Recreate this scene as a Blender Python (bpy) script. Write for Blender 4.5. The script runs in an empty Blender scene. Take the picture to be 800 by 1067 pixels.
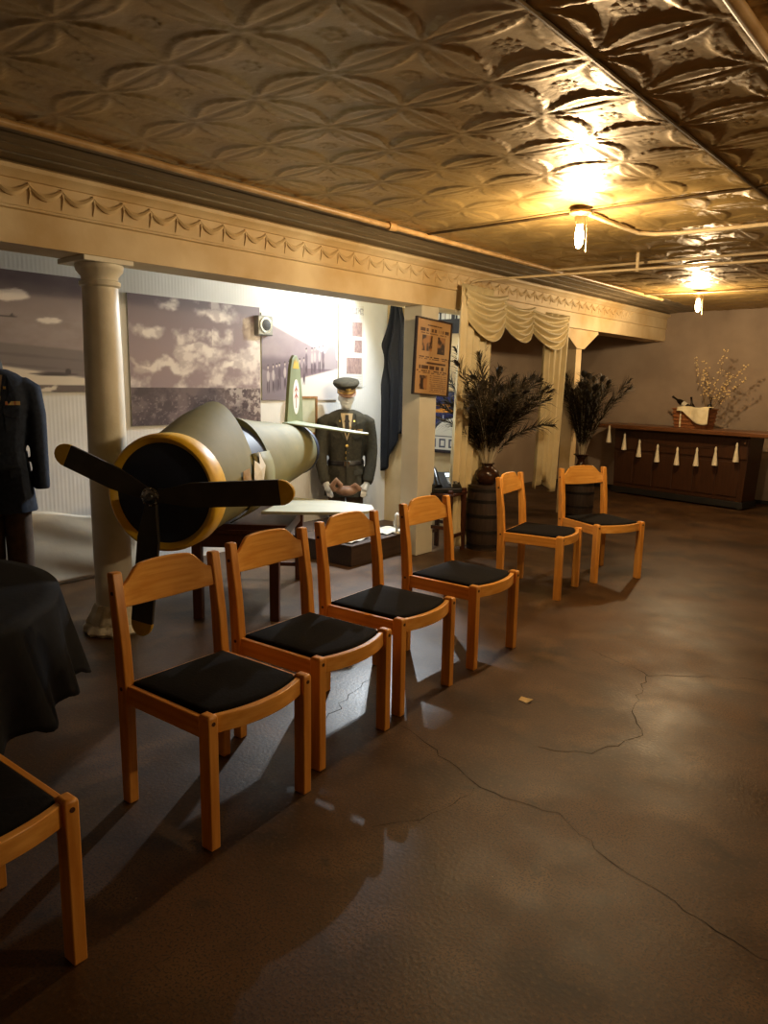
import bpy, math, random
import numpy as np
from mathutils import Vector, Matrix
random.seed(7); RNG = np.random.default_rng(7)
R = math.radians; PI = math.pi
S = bpy.context.scene; COL = S.collection

# ------------------------------------------------------------------ camera, world, exposure
def make_camera():
    F, P, YW, RL = 768.0, R(9.9), R(40.0), R(1.0)
    fwh = Vector((-math.sin(YW), math.cos(YW), 0)); rt = Vector((math.cos(YW), math.sin(YW), 0)); up = Vector((0, 0, 1))
    fw = fwh*math.cos(P) - up*math.sin(P); u0 = up*math.cos(P) + fwh*math.sin(P)
    r = rt*math.cos(RL) + u0*math.sin(RL); u = u0*math.cos(RL) - rt*math.sin(RL)
    cd = bpy.data.cameras.new('camera'); co = bpy.data.objects.new('camera', cd); COL.objects.link(co)
    m = Matrix((r, u, -fw)).transposed().to_4x4(); m.translation = Vector((0, 0, 1.5)); co.matrix_world = m
    cd.sensor_fit = 'HORIZONTAL'; cd.sensor_width = 36; cd.lens = 36*F/800; cd.clip_start = .05
    S.camera = co
make_camera()
W = bpy.data.worlds.new('world'); S.world = W; W.use_nodes = True
W.node_tree.nodes['Background'].inputs[0].default_value = (1, .82, .62, 1)
W.node_tree.nodes['Background'].inputs[1].default_value = .06
BULB_W, FAR_BULB_W, ROOM_W, ALCOVE_W, SPOT_W = 88, 75, 85, 105, 330
WARM = (1, .73, .42)
vs = S.view_settings
vs.view_transform = 'Standard'; vs.look = 'None'; vs.gamma = 1; vs.use_curve_mapping = False; vs.exposure = 0.12

def lamp(name, loc, watts, color, radius, parent=None):
    ld = bpy.data.lights.new(name, 'POINT'); ld.energy = watts; ld.color = color; ld.shadow_soft_size = radius
    o = bpy.data.objects.new(name, ld); COL.objects.link(o); o.location = loc
    if parent: o.parent = parent
    return o
# a further ceiling bulb of the room hangs to the right, outside the frame
lamp('room_bulb_light', (1.4, 3.6, 2.35), ROOM_W, WARM, .05)

# ------------------------------------------------------------------ materials
def srgb(h):
    h = h.lstrip('#'); c = [int(h[i:i+2], 16)/255 for i in (0, 2, 4)]
    return tuple(x/12.92 if x <= .04045 else ((x+.055)/1.055)**2.4 for x in c) + (1,)
def pm(name, c1, c2=None, scale=8, rough=.5, metal=0, bump=0, stretch=(1, 1, 1), detail=4, rough2=None, spec=None, lo=.35, hi=.65, bscale=None, extra=None):
    m = bpy.data.materials.new(name); m.use_nodes = True
    N = m.node_tree.nodes; L = m.node_tree.links; b = N['Principled BSDF']
    c1 = srgb(c1) if isinstance(c1, str) else c1
    c2 = c1 if c2 is None else (srgb(c2) if isinstance(c2, str) else c2)
    tc = N.new('ShaderNodeTexCoord'); mp = N.new('ShaderNodeMapping'); mp.inputs['Scale'].default_value = stretch
    L.new(tc.outputs['Object'], mp.inputs['Vector'])
    nz = N.new('ShaderNodeTexNoise'); nz.inputs['Scale'].default_value = scale; nz.inputs['Detail'].default_value = detail
    L.new(mp.outputs[0], nz.inputs['Vector'])
    cr = N.new('ShaderNodeValToRGB'); cr.color_ramp.elements[0].position = lo; cr.color_ramp.elements[1].position = hi
    cr.color_ramp.elements[0].color = c1; cr.color_ramp.elements[1].color = c2
    L.new(nz.outputs['Fac'], cr.inputs[0]); L.new(cr.outputs[0], b.inputs['Base Color'])
    b.inputs['Roughness'].default_value = rough; b.inputs['Metallic'].default_value = metal
    if spec is not None: b.inputs['Specular IOR Level'].default_value = spec
    if rough2 is not None:
        mr = N.new('ShaderNodeMapRange'); mr.inputs['From Min'].default_value = lo; mr.inputs['From Max'].default_value = hi
        mr.inputs['To Min'].default_value = rough; mr.inputs['To Max'].default_value = rough2
        L.new(nz.outputs['Fac'], mr.inputs['Value']); L.new(mr.outputs[0], b.inputs['Roughness'])
    if bump:
        n2 = N.new('ShaderNodeTexNoise'); n2.inputs['Scale'].default_value = bscale or scale*2; n2.inputs['Detail'].default_value = 6
        L.new(mp.outputs[0], n2.inputs['Vector'])
        bp = N.new('ShaderNodeBump'); bp.inputs['Strength'].default_value = bump; bp.inputs['Distance'].default_value = .01
        L.new(n2.outputs['Fac'], bp.inputs['Height']); L.new(bp.outputs[0], b.inputs['Normal'])
    return m
def emit(name, col, strength):
    m = bpy.data.materials.new(name); m.use_nodes = True; b = m.node_tree.nodes['Principled BSDF']
    b.inputs['Base Color'].default_value = col; b.inputs['Emission Color'].default_value = col; b.inputs['Emission Strength'].default_value = strength
    return m
def vcol(name, rough=.5):
    m = bpy.data.materials.new(name); m.use_nodes = True; N = m.node_tree.nodes; b = N['Principled BSDF']
    a = N.new('ShaderNodeVertexColor'); a.layer_name = 'print'
    m.node_tree.links.new(a.outputs[0], b.inputs['Base Color']); b.inputs['Roughness'].default_value = rough
    return m
def floor_mat():
    m = pm('stained_concrete', '#40290f', '#573a1c', scale=1.6, rough=.36, rough2=.56, spec=.42, bump=.10, bscale=70, detail=8, lo=.36, hi=.62)
    N = m.node_tree.nodes; L = m.node_tree.links; b = N['Principled BSDF']
    base = b.inputs['Base Color'].links[0].from_socket
    tc = N.new('ShaderNodeTexCoord')
    def spots(scale, lo, hi, col, prev, detail=3):
        n = N.new('ShaderNodeTexNoise'); n.inputs['Scale'].default_value = scale; n.inputs['Detail'].default_value = detail
        L.new(tc.outputs['Object'], n.inputs['Vector'])
        r = N.new('ShaderNodeMapRange'); r.inputs['From Min'].default_value = lo; r.inputs['From Max'].default_value = hi
        L.new(n.outputs['Fac'], r.inputs['Value'])
        mx = N.new('ShaderNodeMix'); mx.data_type = 'RGBA'
        L.new(r.outputs[0], mx.inputs['Factor']); L.new(prev, mx.inputs['A']); mx.inputs['B'].default_value = srgb(col)
        return mx.outputs['Result']
    base = spots(2.3, .46, .66, '#2a1c0f', base, 6)
    base = spots(4.5, .52, .68, '#614526', base, 7)
    c = spots(70, .52, .72, '#5d4326', base)
    c = spots(9, .6, .75, '#3a2b1c', c)
    c = spots(90, .73, .80, '#a08c6a', c)
    c = spots(140, .5, .62, '#33251a', c, 2)
    L.new(c, b.inputs['Base Color'])
    return m
def wood(name, c1, c2, axis=2, rough=.38, scale=6):
    st = [9, 9, 9]; st[axis] = .6
    return pm(name, c1, c2, scale=scale, rough=rough, bump=.06, stretch=tuple(st), lo=.3, hi=.7)
def bead_mat():
    m = pm('white_beadboard_paint', '#e2e2de', '#ececea', scale=3, rough=.55)
    N = m.node_tree.nodes; L = m.node_tree.links; b = N['Principled BSDF']
    tc = N.new('ShaderNodeTexCoord'); w = N.new('ShaderNodeTexWave'); w.bands_direction = 'Y'; w.wave_profile = 'SIN'
    w.inputs['Scale'].default_value = 10.5; L.new(tc.outputs['Object'], w.inputs['Vector'])
    bp = N.new('ShaderNodeBump'); bp.inputs['Strength'].default_value = .07; bp.inputs['Distance'].default_value = .01
    L.new(w.outputs['Fac'], bp.inputs['Height']); L.new(bp.outputs[0], b.inputs['Normal'])
    return m
M = dict(
    floor=floor_mat(), crack=pm('crack_dirt', '#1d140d', '#2a1d12', rough=.9),
    bead=bead_mat(),
    plaster=pm('far_wall_plaster', '#8f7d6b', '#a08d79', scale=2.2, rough=.8, bump=.2, bscale=14),
    plain=pm('dim_plaster', '#b09c86', '#bfab94', scale=2, rough=.85, bump=.15),
    beam=pm('cream_beam_paint', '#c4a673', '#e2cea6', scale=2.0, rough=.6, bump=.25, bscale=12, detail=7),
    column=pm('cream_column_paint', '#dad4c0', '#ebe6d6', scale=6, rough=.45, bump=.15, bscale=18),
    chipped=pm('chipped_plaster', '#b9ad90', '#e0d8c4', scale=14, rough=.8, bump=.8, bscale=22),
    white=pm('white_pier_paint', '#cfc8b2', '#ddd6c2', scale=3, rough=.6, bump=.1),
    tin=pm('pressed_tin', '#a08450', '#b3965e', scale=5, rough=.36, metal=.48, rough2=.5, bump=.12, bscale=40, detail=6),
    soffit=pm('grey_soffit_boards', '#6f634f', '#8a7c64', scale=6, rough=.6, bump=.3, stretch=(4, .5, 4)),
    seam=pm('seam_metal', '#4c3d28', '#6c583a', scale=9, rough=.45, metal=.6),
    pipe=pm('tan_painted_pipe', '#b08a55', '#c9a572', scale=9, rough=.4),
    cream=pm('conduit_paint', '#b9a27a', '#cbb68e', scale=9, rough=.45),
    wood=wood('honey_beech', '#c9812c', '#e3a14a'),
    wood_x=wood('honey_beech_rail', '#c9812c', '#e3a14a', axis=0),
    wood_y=wood('honey_beech_back', '#d68f36', '#ecb058', axis=1, rough=.3),
    plug=pm('dark_wood_plug', '#4a260d', rough=.5),
    pad=pm('black_seat_vinyl', '#0b0a0b', '#121012', scale=60, rough=.85, bump=.15, spec=.12),
    cloth=pm('black_table_cloth', '#0a0a0d', '#101014', scale=30, rough=.8, bump=.1, spec=.2),
    olive=pm('olive_painted_card', '#75724a', '#837f55', scale=4, rough=.72, bump=.12, detail=6),
    olive_d=pm('olive_fin_paint', '#7c8560', '#8b9470', scale=5, rough=.5),
    yellow=pm('yellow_ring_paint', '#e0b024', '#ecc23c', scale=10, rough=.45, bump=.1),
    navy=pm('dark_cowl_face', '#222c46', '#2a3552', scale=5, rough=.6),
    black=pm('black_blade_paint', '#2c2924', '#36322c', scale=14, rough=.55, bump=.1),
    tip=pm('mustard_tip_paint', '#c29a20', '#d0aa38', scale=14, rough=.5),
    chrome=pm('dull_chrome', '#9b9b98', '#7b7b78', scale=20, rough=.25, metal=1),
    wing=pm('pale_grey_green_wing', '#b4b8a2', '#c1c4b0', scale=5, rough=.5),
    torn=pm('torn_white_paper', '#d8d5c6', '#e5e2d6', scale=12, rough=.8),
    darkwood=wood('dark_mahogany', '#3a1c10', '#4b2617', axis=2, rough=.45),
    bar_wood=wood('walnut_bar_panels', '#38200f', '#482a17', axis=2, rough=.42),
    bar_top=wood('bar_top_wood', '#603a20', '#734a2b', axis=0, rough=.35),
    blackpaint=pm('black_plinth', '#0d0a08', '#16110d', rough=.6),
    tassel=pm('ivory_tassel', '#e8dcbc', '#f2e8cc', scale=40, rough=.8, stretch=(4, 4, .5)),
    drape=pm('ivory_satin', '#cbb98a', '#d8c89c', scale=4, rough=.5, bump=.08),
    navy_cloth=pm('navy_cloth', '#0b0d16', '#10131e', scale=20, rough=.75, bump=.1),
    khaki=pm('olive_drab_wool', '#3f3c32', '#4a463a', scale=40, rough=.85, bump=.1, spec=.25),
    navywool=pm('navy_wool', '#252b38', '#2f3645', scale=40, rough=.85, bump=.1, spec=.25),
    brownpants=pm('brown_trousers', '#4d3a2a', '#5d4836', scale=20, rough=.85, bump=.1),
    skin=pm('white_mannequin', '#e3e0d6', '#eceae2', scale=5, rough=.4),
    darkform=pm('charcoal_form', '#17171a', '#222226', scale=9, rough=.7),
    shirt=pm('tan_shirt', '#b59f78', '#c3ae88', scale=30, rough=.8),
    gold=pm('brass_button', '#d8b45a', '#e6c878', scale=10, rough=.3, metal=.8),
    belt=pm('dark_leather_belt', '#17120d', '#231b14', scale=20, rough=.4),
    leather=pm('brown_leather', '#7d5a42', '#a07c60', scale=14, rough=.55, bump=.2),
    peak=pm('tan_cap_band', '#9a7c50', '#ac8e60', scale=20, rough=.6),
    ribbon=pm('ribbon_bar', '#c9b46a', '#a5503a', scale=60, rough=.7, stretch=(1, 1, .1)),
    grey=pm('grey_metal', '#85857f', '#9a9a94', scale=8, rough=.45, metal=.3),
    grille=pm('dark_grille', '#2b2b2b', '#3d3d3d', scale=80, rough=.6),
    blackplastic=pm('black_plastic', '#121212', '#1a1a1a', scale=10, rough=.35),
    screen=emit('phone_screen', (.75, .85, .9, 1), .8),
    vase=pm('brown_glaze', '#2b1a11', '#3d2417', scale=4, rough=.18),
    drum=pm('dark_keg_wood', '#2a1d14', '#3a2a1e', scale=8, rough=.6, bump=.3, stretch=(6, 6, .6)),
    hoop=pm('dark_hoop_iron', '#1d1916', '#2b2622', scale=12, rough=.5, metal=.5),
    feather=pm('dark_peacock_barbs', '#221a0e', '#3a2f18', scale=14, rough=.6),
    eye=pm('peacock_eye', '#14120f', '#241c10', scale=20, rough=.45),
    quill=pm('pale_quill', '#b9ab8c', '#d0c3a4', scale=14, rough=.5),
    wicker=pm('wicker', '#7a4523', '#99602f', scale=40, rough=.6, bump=.8, stretch=(1, 1, 3)),
    linen=pm('cream_linen', '#d9cba4', '#e6dab8', scale=20, rough=.8),
    bottle=pm('dark_bottle_glass', '#120c0a', '#1a1210', rough=.15),
    twig=pm('dry_twig', '#6b5332', '#84693f', scale=20, rough=.8),
    bud=pm('pale_dry_flower', '#c8aa72', '#dcc493', scale=20, rough=.8),
    paper=pm('newsprint', '#b8b2a0', '#d2cdbc', scale=18, rough=.85),
    crate=wood('dark_crate', '#33241a', '#463427', axis=1, rough=.7),
    frame=wood('oak_frame', '#8a6238', '#a0764a', axis=2, rough=.5),
    darkframe=pm('dark_poster_frame', '#2a1a14', rough=.5),
    porcelain=pm('aged_porcelain', '#a58a5c', '#b89c6c', scale=10, rough=.4),
    bulb=emit('lit_bulb_glass', (1, .78, .42, 1), 60),
    plastic=pm('dusty_plastic_sheet', '#cdc2ac', '#bcb09a', scale=3, rough=.45, bump=.3),
    print=vcol('printed_paper', .5), glass=pm('clear_figurine', '#d6d6d0', rough=.15),
)

# ------------------------------------------------------------------ mesh builder
class MB:
    def __init__(s): s.v = []; s.f = []; s.m = []
    def add(s, vs, fs, mi=0, T=None):
        o = len(s.v)
        for p in vs:
            p = Vector(p); s.v.append(tuple(T @ p) if T is not None else tuple(p))
        for f in fs: s.f.append(tuple(i+o for i in f)); s.m.append(mi)
        return s
    def box(s, lo, hi, mi=0, T=None):
        x0, y0, z0 = lo; x1, y1, z1 = hi
        return s.add([(x0, y0, z0), (x1, y0, z0), (x1, y1, z0), (x0, y1, z0), (x0, y0, z1), (x1, y0, z1), (x1, y1, z1), (x0, y1, z1)],
                     [(0, 3, 2, 1), (4, 5, 6, 7), (0, 1, 5, 4), (1, 2, 6, 5), (2, 3, 7, 6), (3, 0, 4, 7)], mi, T)
    def loft(s, rings, mi=0, cap=True, closed=True, T=None):
        n = len(rings[0]); vs = [p for r in rings for p in r]; fs = []
        for i in range(len(rings)-1):
            for j in range(n if closed else n-1):
                k = (j+1) % n; fs.append((i*n+j, i*n+k, (i+1)*n+k, (i+1)*n+j))
        if cap and closed:
            fs.append(tuple(reversed(range(n)))); fs.append(tuple((len(rings)-1)*n+j for j in range(n)))
        return s.add(vs, fs, mi, T)
    def tube(s, pts, r, seg=8, mi=0, T=None, cap=True):
        pts = [Vector(p) for p in pts]; n = len(pts); rr = r if isinstance(r, (list, tuple)) else [r]*n
        rings = []; prev = None
        for i, p in enumerate(pts):
            t = (pts[min(i+1, n-1)] - pts[max(i-1, 0)]).normalized()
            if prev is None:
                a = Vector((0, 0, 1)) if abs(t.z) < .9 else Vector((1, 0, 0)); u = t.cross(a).normalized()
            else: u = (prev - t*prev.dot(t)).normalized()
            prev = u; w = t.cross(u)
            rings.append([p + (u*math.cos(2*PI*k/seg) + w*math.sin(2*PI*k/seg))*rr[i] for k in range(seg)])
        return s.loft(rings, mi, cap, True, T)
    def lathe(s, prof, seg=32, mi=0, T=None, wob=None):
        rings = [[(r*math.cos(2*PI*k/seg)*(wob(k, z) if wob else 1), r*math.sin(2*PI*k/seg)*(wob(k, z) if wob else 1), z) for k in range(seg)] for r, z in prof]
        return s.loft(rings, mi, True, True, T)
    def prism(s, outline, y0, y1, mi=0, T=None):            # outline in (x, z), extruded along y
        n = len(outline)
        vs = [(x, y0, z) for x, z in outline] + [(x, y1, z) for x, z in outline]
        fs = [tuple(range(n)), tuple(reversed(range(n, 2*n)))] + [(i, i+n, (i+1) % n + n, (i+1) % n) for i in range(n)]
        return s.add(vs, fs, mi, T)
    def grid(s, fn, nu, nv, mi=0, T=None):
        vs = [fn(i/nu, j/nv) for j in range(nv+1) for i in range(nu+1)]
        fs = [(j*(nu+1)+i, j*(nu+1)+i+1, (j+1)*(nu+1)+i+1, (j+1)*(nu+1)+i) for j in range(nv) for i in range(nu)]
        return s.add(vs, fs, mi, T)
    def ball(s, c, r, seg=12, mi=0, T=None):
        rx, ry, rz = r if isinstance(r, tuple) else (r, r, r)
        rings = []
        for i in range(1, seg):
            a = PI*i/seg
            rings.append([(c[0]+rx*math.sin(a)*math.cos(2*PI*k/seg), c[1]+ry*math.sin(a)*math.sin(2*PI*k/seg), c[2]-rz*math.cos(a)) for k in range(seg)])
        return s.loft(rings, mi, True, True, T)
    def build(s, name, mats, parent=None, smooth=40, bevel=0, solid=0, subsurf=0, remesh=0, relax=0, loc=None, rot=None):
        me = bpy.data.meshes.new(name); me.from_pydata(s.v, [], s.f)
        mats = mats if isinstance(mats, (list, tuple)) else [mats]
        for m in mats: me.materials.append(M[m] if isinstance(m, str) else m)
        me.polygons.foreach_set('material_index', s.m)
        me.polygons.foreach_set('use_smooth', [smooth > 0]*len(s.f))
        me.update()
        if smooth and smooth < 180: me.set_sharp_from_angle(angle=R(smooth))
        o = bpy.data.objects.new(name, me); COL.objects.link(o)
        if parent: o.parent = parent
        if loc is not None: o.location = loc
        if rot is not None: o.rotation_euler = rot
        if remesh:
            md = o.modifiers.new('remesh', 'REMESH'); md.mode = 'VOXEL'; md.voxel_size = remesh; md.use_smooth_shade = True
        if relax:
            md = o.modifiers.new('relax', 'SMOOTH'); md.factor = .5; md.iterations = relax
        if solid:
            md = o.modifiers.new('thick', 'SOLIDIFY'); md.thickness = solid; md.offset = 0
        if bevel:
            md = o.modifiers.new('bevel', 'BEVEL'); md.width = bevel; md.segments = 2; md.limit_method = 'ANGLE'; md.angle_limit = R(40)
        if subsurf:
            md = o.modifiers.new('sub', 'SUBSURF'); md.levels = subsurf; md.render_levels = subsurf
        return o
def tag(o, label, cat, group=None):
    o['label'] = label; o['category'] = cat
    if group: o['group'] = group
    return o
def thing(name, label, cat, loc=(0, 0, 0), rz=0, group=None):
    o = bpy.data.objects.new(name, None); COL.objects.link(o); o.empty_display_size = .1
    o.location = loc; o.rotation_euler = (0, 0, rz)
    return tag(o, label, cat, group)
def struct(o): o['kind'] = 'structure'; return o
def dup(root, loc, rz, label, group=None):
    def cp(o, par):
        c = o.copy(); COL.objects.link(c); c.parent = par
        for ch in list(o.children): cp(ch, c)
        return c
    r = cp(root, None); r.location = loc; r.rotation_euler = (0, 0, rz); r['label'] = label
    if group: r['group'] = group
    return r
def rotm(rx=0, ry=0, rz=0, t=(0, 0, 0)):
    return Matrix.Translation(t) @ Matrix.Rotation(rz, 4, 'Z') @ Matrix.Rotation(ry, 4, 'Y') @ Matrix.Rotation(rx, 4, 'X')
def fbm(u, v, seed, octs=5, base=3):
    r = np.random.default_rng(seed); out = np.zeros_like(u); amp = 1; tot = 0; f = base
    u = np.mod(u, 1.0001); v = np.mod(v, 1.0001)
    for _ in range(octs):
        g = r.random((int(f)+3, int(f)+3)); x = u*f; y = v*f; i = np.clip(x.astype(int), 0, int(f)+1); j = np.clip(y.astype(int), 0, int(f)+1)
        a = x-i; b = y-j; a = a*a*(3-2*a); b = b*b*(3-2*b)
        out += amp*((g[j, i]*(1-a)+g[j, i+1]*a)*(1-b)+(g[j+1, i]*(1-a)+g[j+1, i+1]*a)*b); tot += amp; amp *= .55; f *= 2
    return out/tot

# ------------------------------------------------------------------ room shell
CZ = 2.55; FARY = 10.7; BX0, BX1 = -4.13, -3.86; BZ = 2.15; AX = -5.2; DX = -5.7
def crack(mb, pts, w):
    P = []
    for (x0, y0), (x1, y1) in zip(pts[:-1], pts[1:]):
        n = max(2, int(math.hypot(x1-x0, y1-y0)/.05))
        for i in range(n):
            t = i/n; P.append((x0+(x1-x0)*t+random.gauss(0, .011), y0+(y1-y0)*t+random.gauss(0, .008)))
    P.append(pts[-1]); vs = []; fs = []
    for i, p in enumerate(P):
        a = P[max(i-1, 0)]; b = P[min(i+1, len(P)-1)]; dx, dy = b[0]-a[0], b[1]-a[1]; l = math.hypot(dx, dy) or 1
        ww = w*random.uniform(.2, .8)
        vs += [(p[0]-dy/l*ww, p[1]+dx/l*ww, .0008), (p[0]+dy/l*ww, p[1]-dx/l*ww, .0008)]
        if i: k = 2*i; fs.append((k-2, k-1, k+1, k))
    mb.add(vs, fs, 1)
fb = MB(); fb.box((DX-.2, -2.6, -.1), (2.6, FARY+.1, 0))
def floor_cracks():
    crack(fb, [(-2.02, 2.45), (-1.55, 2.3), (-1.35, 2.2), (-1.05, 2.25), (-.75, 2.1), (-.3, 2.0), (.6, 1.75)], .0028)
    crack(fb, [(-1.7, 3.9), (-1.3, 3.75), (-.9, 4.05), (-.4, 4.2)], .003)
    crack(fb, [(-1.3, 3.75), (-1.2, 3.3), (-1.05, 3.05), (-1.15, 2.75), (-1.35, 2.65)], .003)
    crack(fb, [(-2.35, 2.7), (-2.2, 2.2), (-2.0, 2.0)], .003)
    crack(fb, [(-1.35, 2.2), (-1.4, 1.9), (-1.5, 1.75)], .002)
    crack(fb, [(-.95, 1.05), (-.75, 1.12), (-.6, 1.3)], .002)
floor_cracks()
struct(fb.build('floor', ['floor', 'crack'], smooth=0))
struct(MB().box((DX-.1, -2.6, 2.6), (2.6, FARY+.1, 2.7)).build('ceiling', 'soffit', smooth=0))
struct(MB().box((AX-.1, -2.6, 0), (AX, 6.25, 2.6)).build('wall_alcove', 'bead', smooth=0))
struct(MB().box((AX, 6.2, 0), (-4.02, 6.3, 2.6)).build('wall_partition', 'beam', smooth=0))
struct(MB().box((DX-.1, 6.25, 0), (DX, FARY, 2.6)).build('wall_left', 'plain', smooth=0))
struct(MB().box((DX-.1, FARY, 0), (2.6, FARY+.1, 2.6)).build('wall_far', 'plaster', smooth=0))
struct(MB().box((2.5, -2.6, 0), (2.6, FARY, 2.6)).build('wall_right', 'plaster', smooth=0))
struct(MB().box((AX, -2.6, 0), (2.5, -2.5, 2.6)).build('wall_behind', 'plaster', smooth=0))
struct(MB().box((DX, FARY-.012, 0), (2.5, FARY, .05)).build('baseboard_far', 'blackpaint', smooth=0))

def tin_ceiling():
    c = .39; x0, y0 = -1.155, .03; xa, xb, ya, yb = -3.33, .9, -.35, FARY
    n = 30; nx = int((xb-xa)/c*n); ny = int((yb-ya)/c*n)
    X, Y = np.meshgrid(np.linspace(xa, xb, nx+1), np.linspace(ya, yb, ny+1))
    U = (X-x0)/c; V = (Y-y0)/c; fu = U-np.floor(U); fv = V-np.floor(V)
    du = np.minimum(fu, 1-fu); dv = np.minimum(fv, 1-fv)
    def petal(al, ac):                                       # al along edge 0..1, ac distance from edge line
        sn = np.sin(PI*al); w = .20*sn+1e-4; t = ac/w
        body = np.where(t < 1, .55*sn*np.sqrt(np.clip(1-t*t, 0, 1)), 0)
        crease = -.55*np.exp(-(ac/.022)**2)*sn
        rim = np.exp(-((ac-w)/.024)**2)*.75*np.clip(sn*2.2, 0, 1)*(.86+.14*np.sin(al*2*PI*8))
        return body+crease+rim
    Hh = np.maximum(petal(fu, dv), petal(fv, du))
    rc = np.hypot(fu-.5, fv-.5); an = np.arctan2(fv-.5, fu-.5)
    Hh += np.exp(-((rc-.085)/.022)**2)*(.5+.5*np.cos(an*8))*.55 + np.exp(-(rc/.028)**2)*.45
    Hh -= .45*np.exp(-(rc/.24)**2)
    Hh += np.exp(-(np.hypot(du, dv)/.03)**2)*.5
    Z = CZ - .0125*Hh + (fbm((X-xa)/(xb-xa), (Y-ya)/(yb-ya), 3, 2, 4)-.5)*.016
    Z -= np.exp(-((X-x0)/.10)**2)*.010
    me = bpy.data.meshes.new('ceiling_tin')
    vs = np.stack([X, Y, Z], -1).reshape(-1, 3)
    i, j = np.meshgrid(np.arange(nx), np.arange(ny)); a = (j*(nx+1)+i).ravel()
    fs = np.stack([a, a+nx+1, a+nx+2, a+1], -1)
    me.from_pydata(vs.tolist(), [], fs.tolist()); me.polygons.foreach_set('use_smooth', [True]*len(me.polygons))
    me.materials.append(M['tin']); o = bpy.data.objects.new('ceiling_pressed_tin', me); COL.objects.link(o); struct(o)
tin_ceiling()
def seams():
    mb = MB()
    mb.tube([(-1.155, y, CZ-.022) for y in np.linspace(-.3, FARY, 20)], .007, 6)
    mb.tube([(x, 4.32, CZ-.018) for x in np.linspace(-3.3, .9, 12)], .009, 6)
    mb.tube([(x, 8.5, CZ-.016) for x in np.linspace(-3.3, .9, 12)], .008, 6)
    struct(mb.build('trim_1', 'seam'))
seams()
def soffit():
    mb = MB()
    xs = [-3.86, -3.72, -3.60, -3.46, -3.32]
    for k, (a, b) in enumerate(zip(xs[:-1], xs[1:])):
        d = (.02, .012, .010, .006)[k]
        mb.box((a+.003, -2.5, CZ-d), (b-.003, FARY, CZ+.03))
    struct(mb.build('trim_2', 'soffit', smooth=0, bevel=.004))
    struct(MB().box((AX, -2.5, 2.56), (BX0, 6.2, 2.6)).build('ceiling_alcove', 'white', smooth=0))
    struct(MB().box((DX, 6.3, 2.42), (BX0, FARY, 2.5)).build('ceiling_passage', 'plain', smooth=0))
soffit()
def beam():
    mb = MB(); mb.box((BX0, -2.5, BZ), (BX1, FARY, 2.6))
    mb.box((BX1-.01, -2.5, 2.315), (BX1+.008, FARY, 2.6))              # frieze board
    prof = [(0, 2.45), (.02, 2.455), (.03, 2.475), (.05, 2.49), (.055, 2.51), (0, 2.535)]
    mb.loft([[(BX1+x, y, z) for x, z in prof] for y in (-2.5, FARY)])
    p2 = [(0, 2.31), (.018, 2.315), (.02, 2.325), (0, 2.335)]
    mb.loft([[(BX1+x, y, z) for x, z in p2] for y in (-2.5, FARY)])
    y = -.4; st = .17
    while y < 9.4:                                                     # pressed garlands
        pts = []
        for k in range(9):
            t = k/8; pts.append((BX1+.012, y+st*t, 2.435-.055*math.sin(PI*t)*(1-.25*t)))
        mb.tube(pts, [.008, .011, .015, .018, .019, .018, .015, .011, .008], 6)
        mb.tube([(BX1+.01, y, 2.445), (BX1+.012, y+.006, 2.40), (BX1+.01, y-.004, 2.345)], [.010, .006, .003], 6)
        y += st
    struct(mb.build('ceiling_beam', 'beam', smooth=35))
beam()
struct(MB().box((-4.06, 5.06, 0), (-3.87, 5.30, BZ)).build('wall_pier', 'white', smooth=0, bevel=.006))

def round_column():
    t = thing('round_column', 'round cream column with a chipped base under the beam beside the model aeroplane', 'column', (-4.0, 2.25, 0))
    MB().lathe([(.105, .12), (.108, .5), (.108, 1.0), (.104, 1.6), (.096, 2.02)], 40).build('shaft', 'column', t, smooth=60)
    MB().lathe([(.096, 2.0), (.11, 2.01), (.112, 2.03), (.098, 2.04), (.1, 2.06), (.125, 2.09), (.13, 2.11), (.13, 2.125)], 40).build('capital', 'column', t, smooth=35)
    MB().box((-.16, -.16, 2.122), (.135, .135, 2.15)).build('abacus', 'column', t, smooth=0, bevel=.004)
    MB().lathe([(.17, 0), (.185, .02), (.17, .05), (.155, .06), (.16, .08), (.14, .11), (.125, .14), (.11, .17)], 40,
               wob=lambda k, z: 1+.05*math.sin(k*2.3)+.03*math.sin(k*5.1+z*40)).build('base', 'chipped', t, smooth=50)
round_column()
def flared_post():
    t = thing('flared_post', 'slim square cream post with a wide flared capital beside the curtained opening', 'column', (-3.98, 8.12, 0))
    MB().box((-.07, -.07, 0), (.07, .07, 1.98)).build('shaft', 'beam', t, smooth=0, bevel=.004)
    w0, w1 = .09, .45
    rings = [[(-.09, -w, z), (.09, -w, z), (.09, w, z), (-.09, w, z)] for z, w in ((1.93, w0), (2.12, w1), (2.15, w1))]
    MB().loft(rings).build('capital', 'beam', t, smooth=0, bevel=.004)
flared_post()

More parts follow.
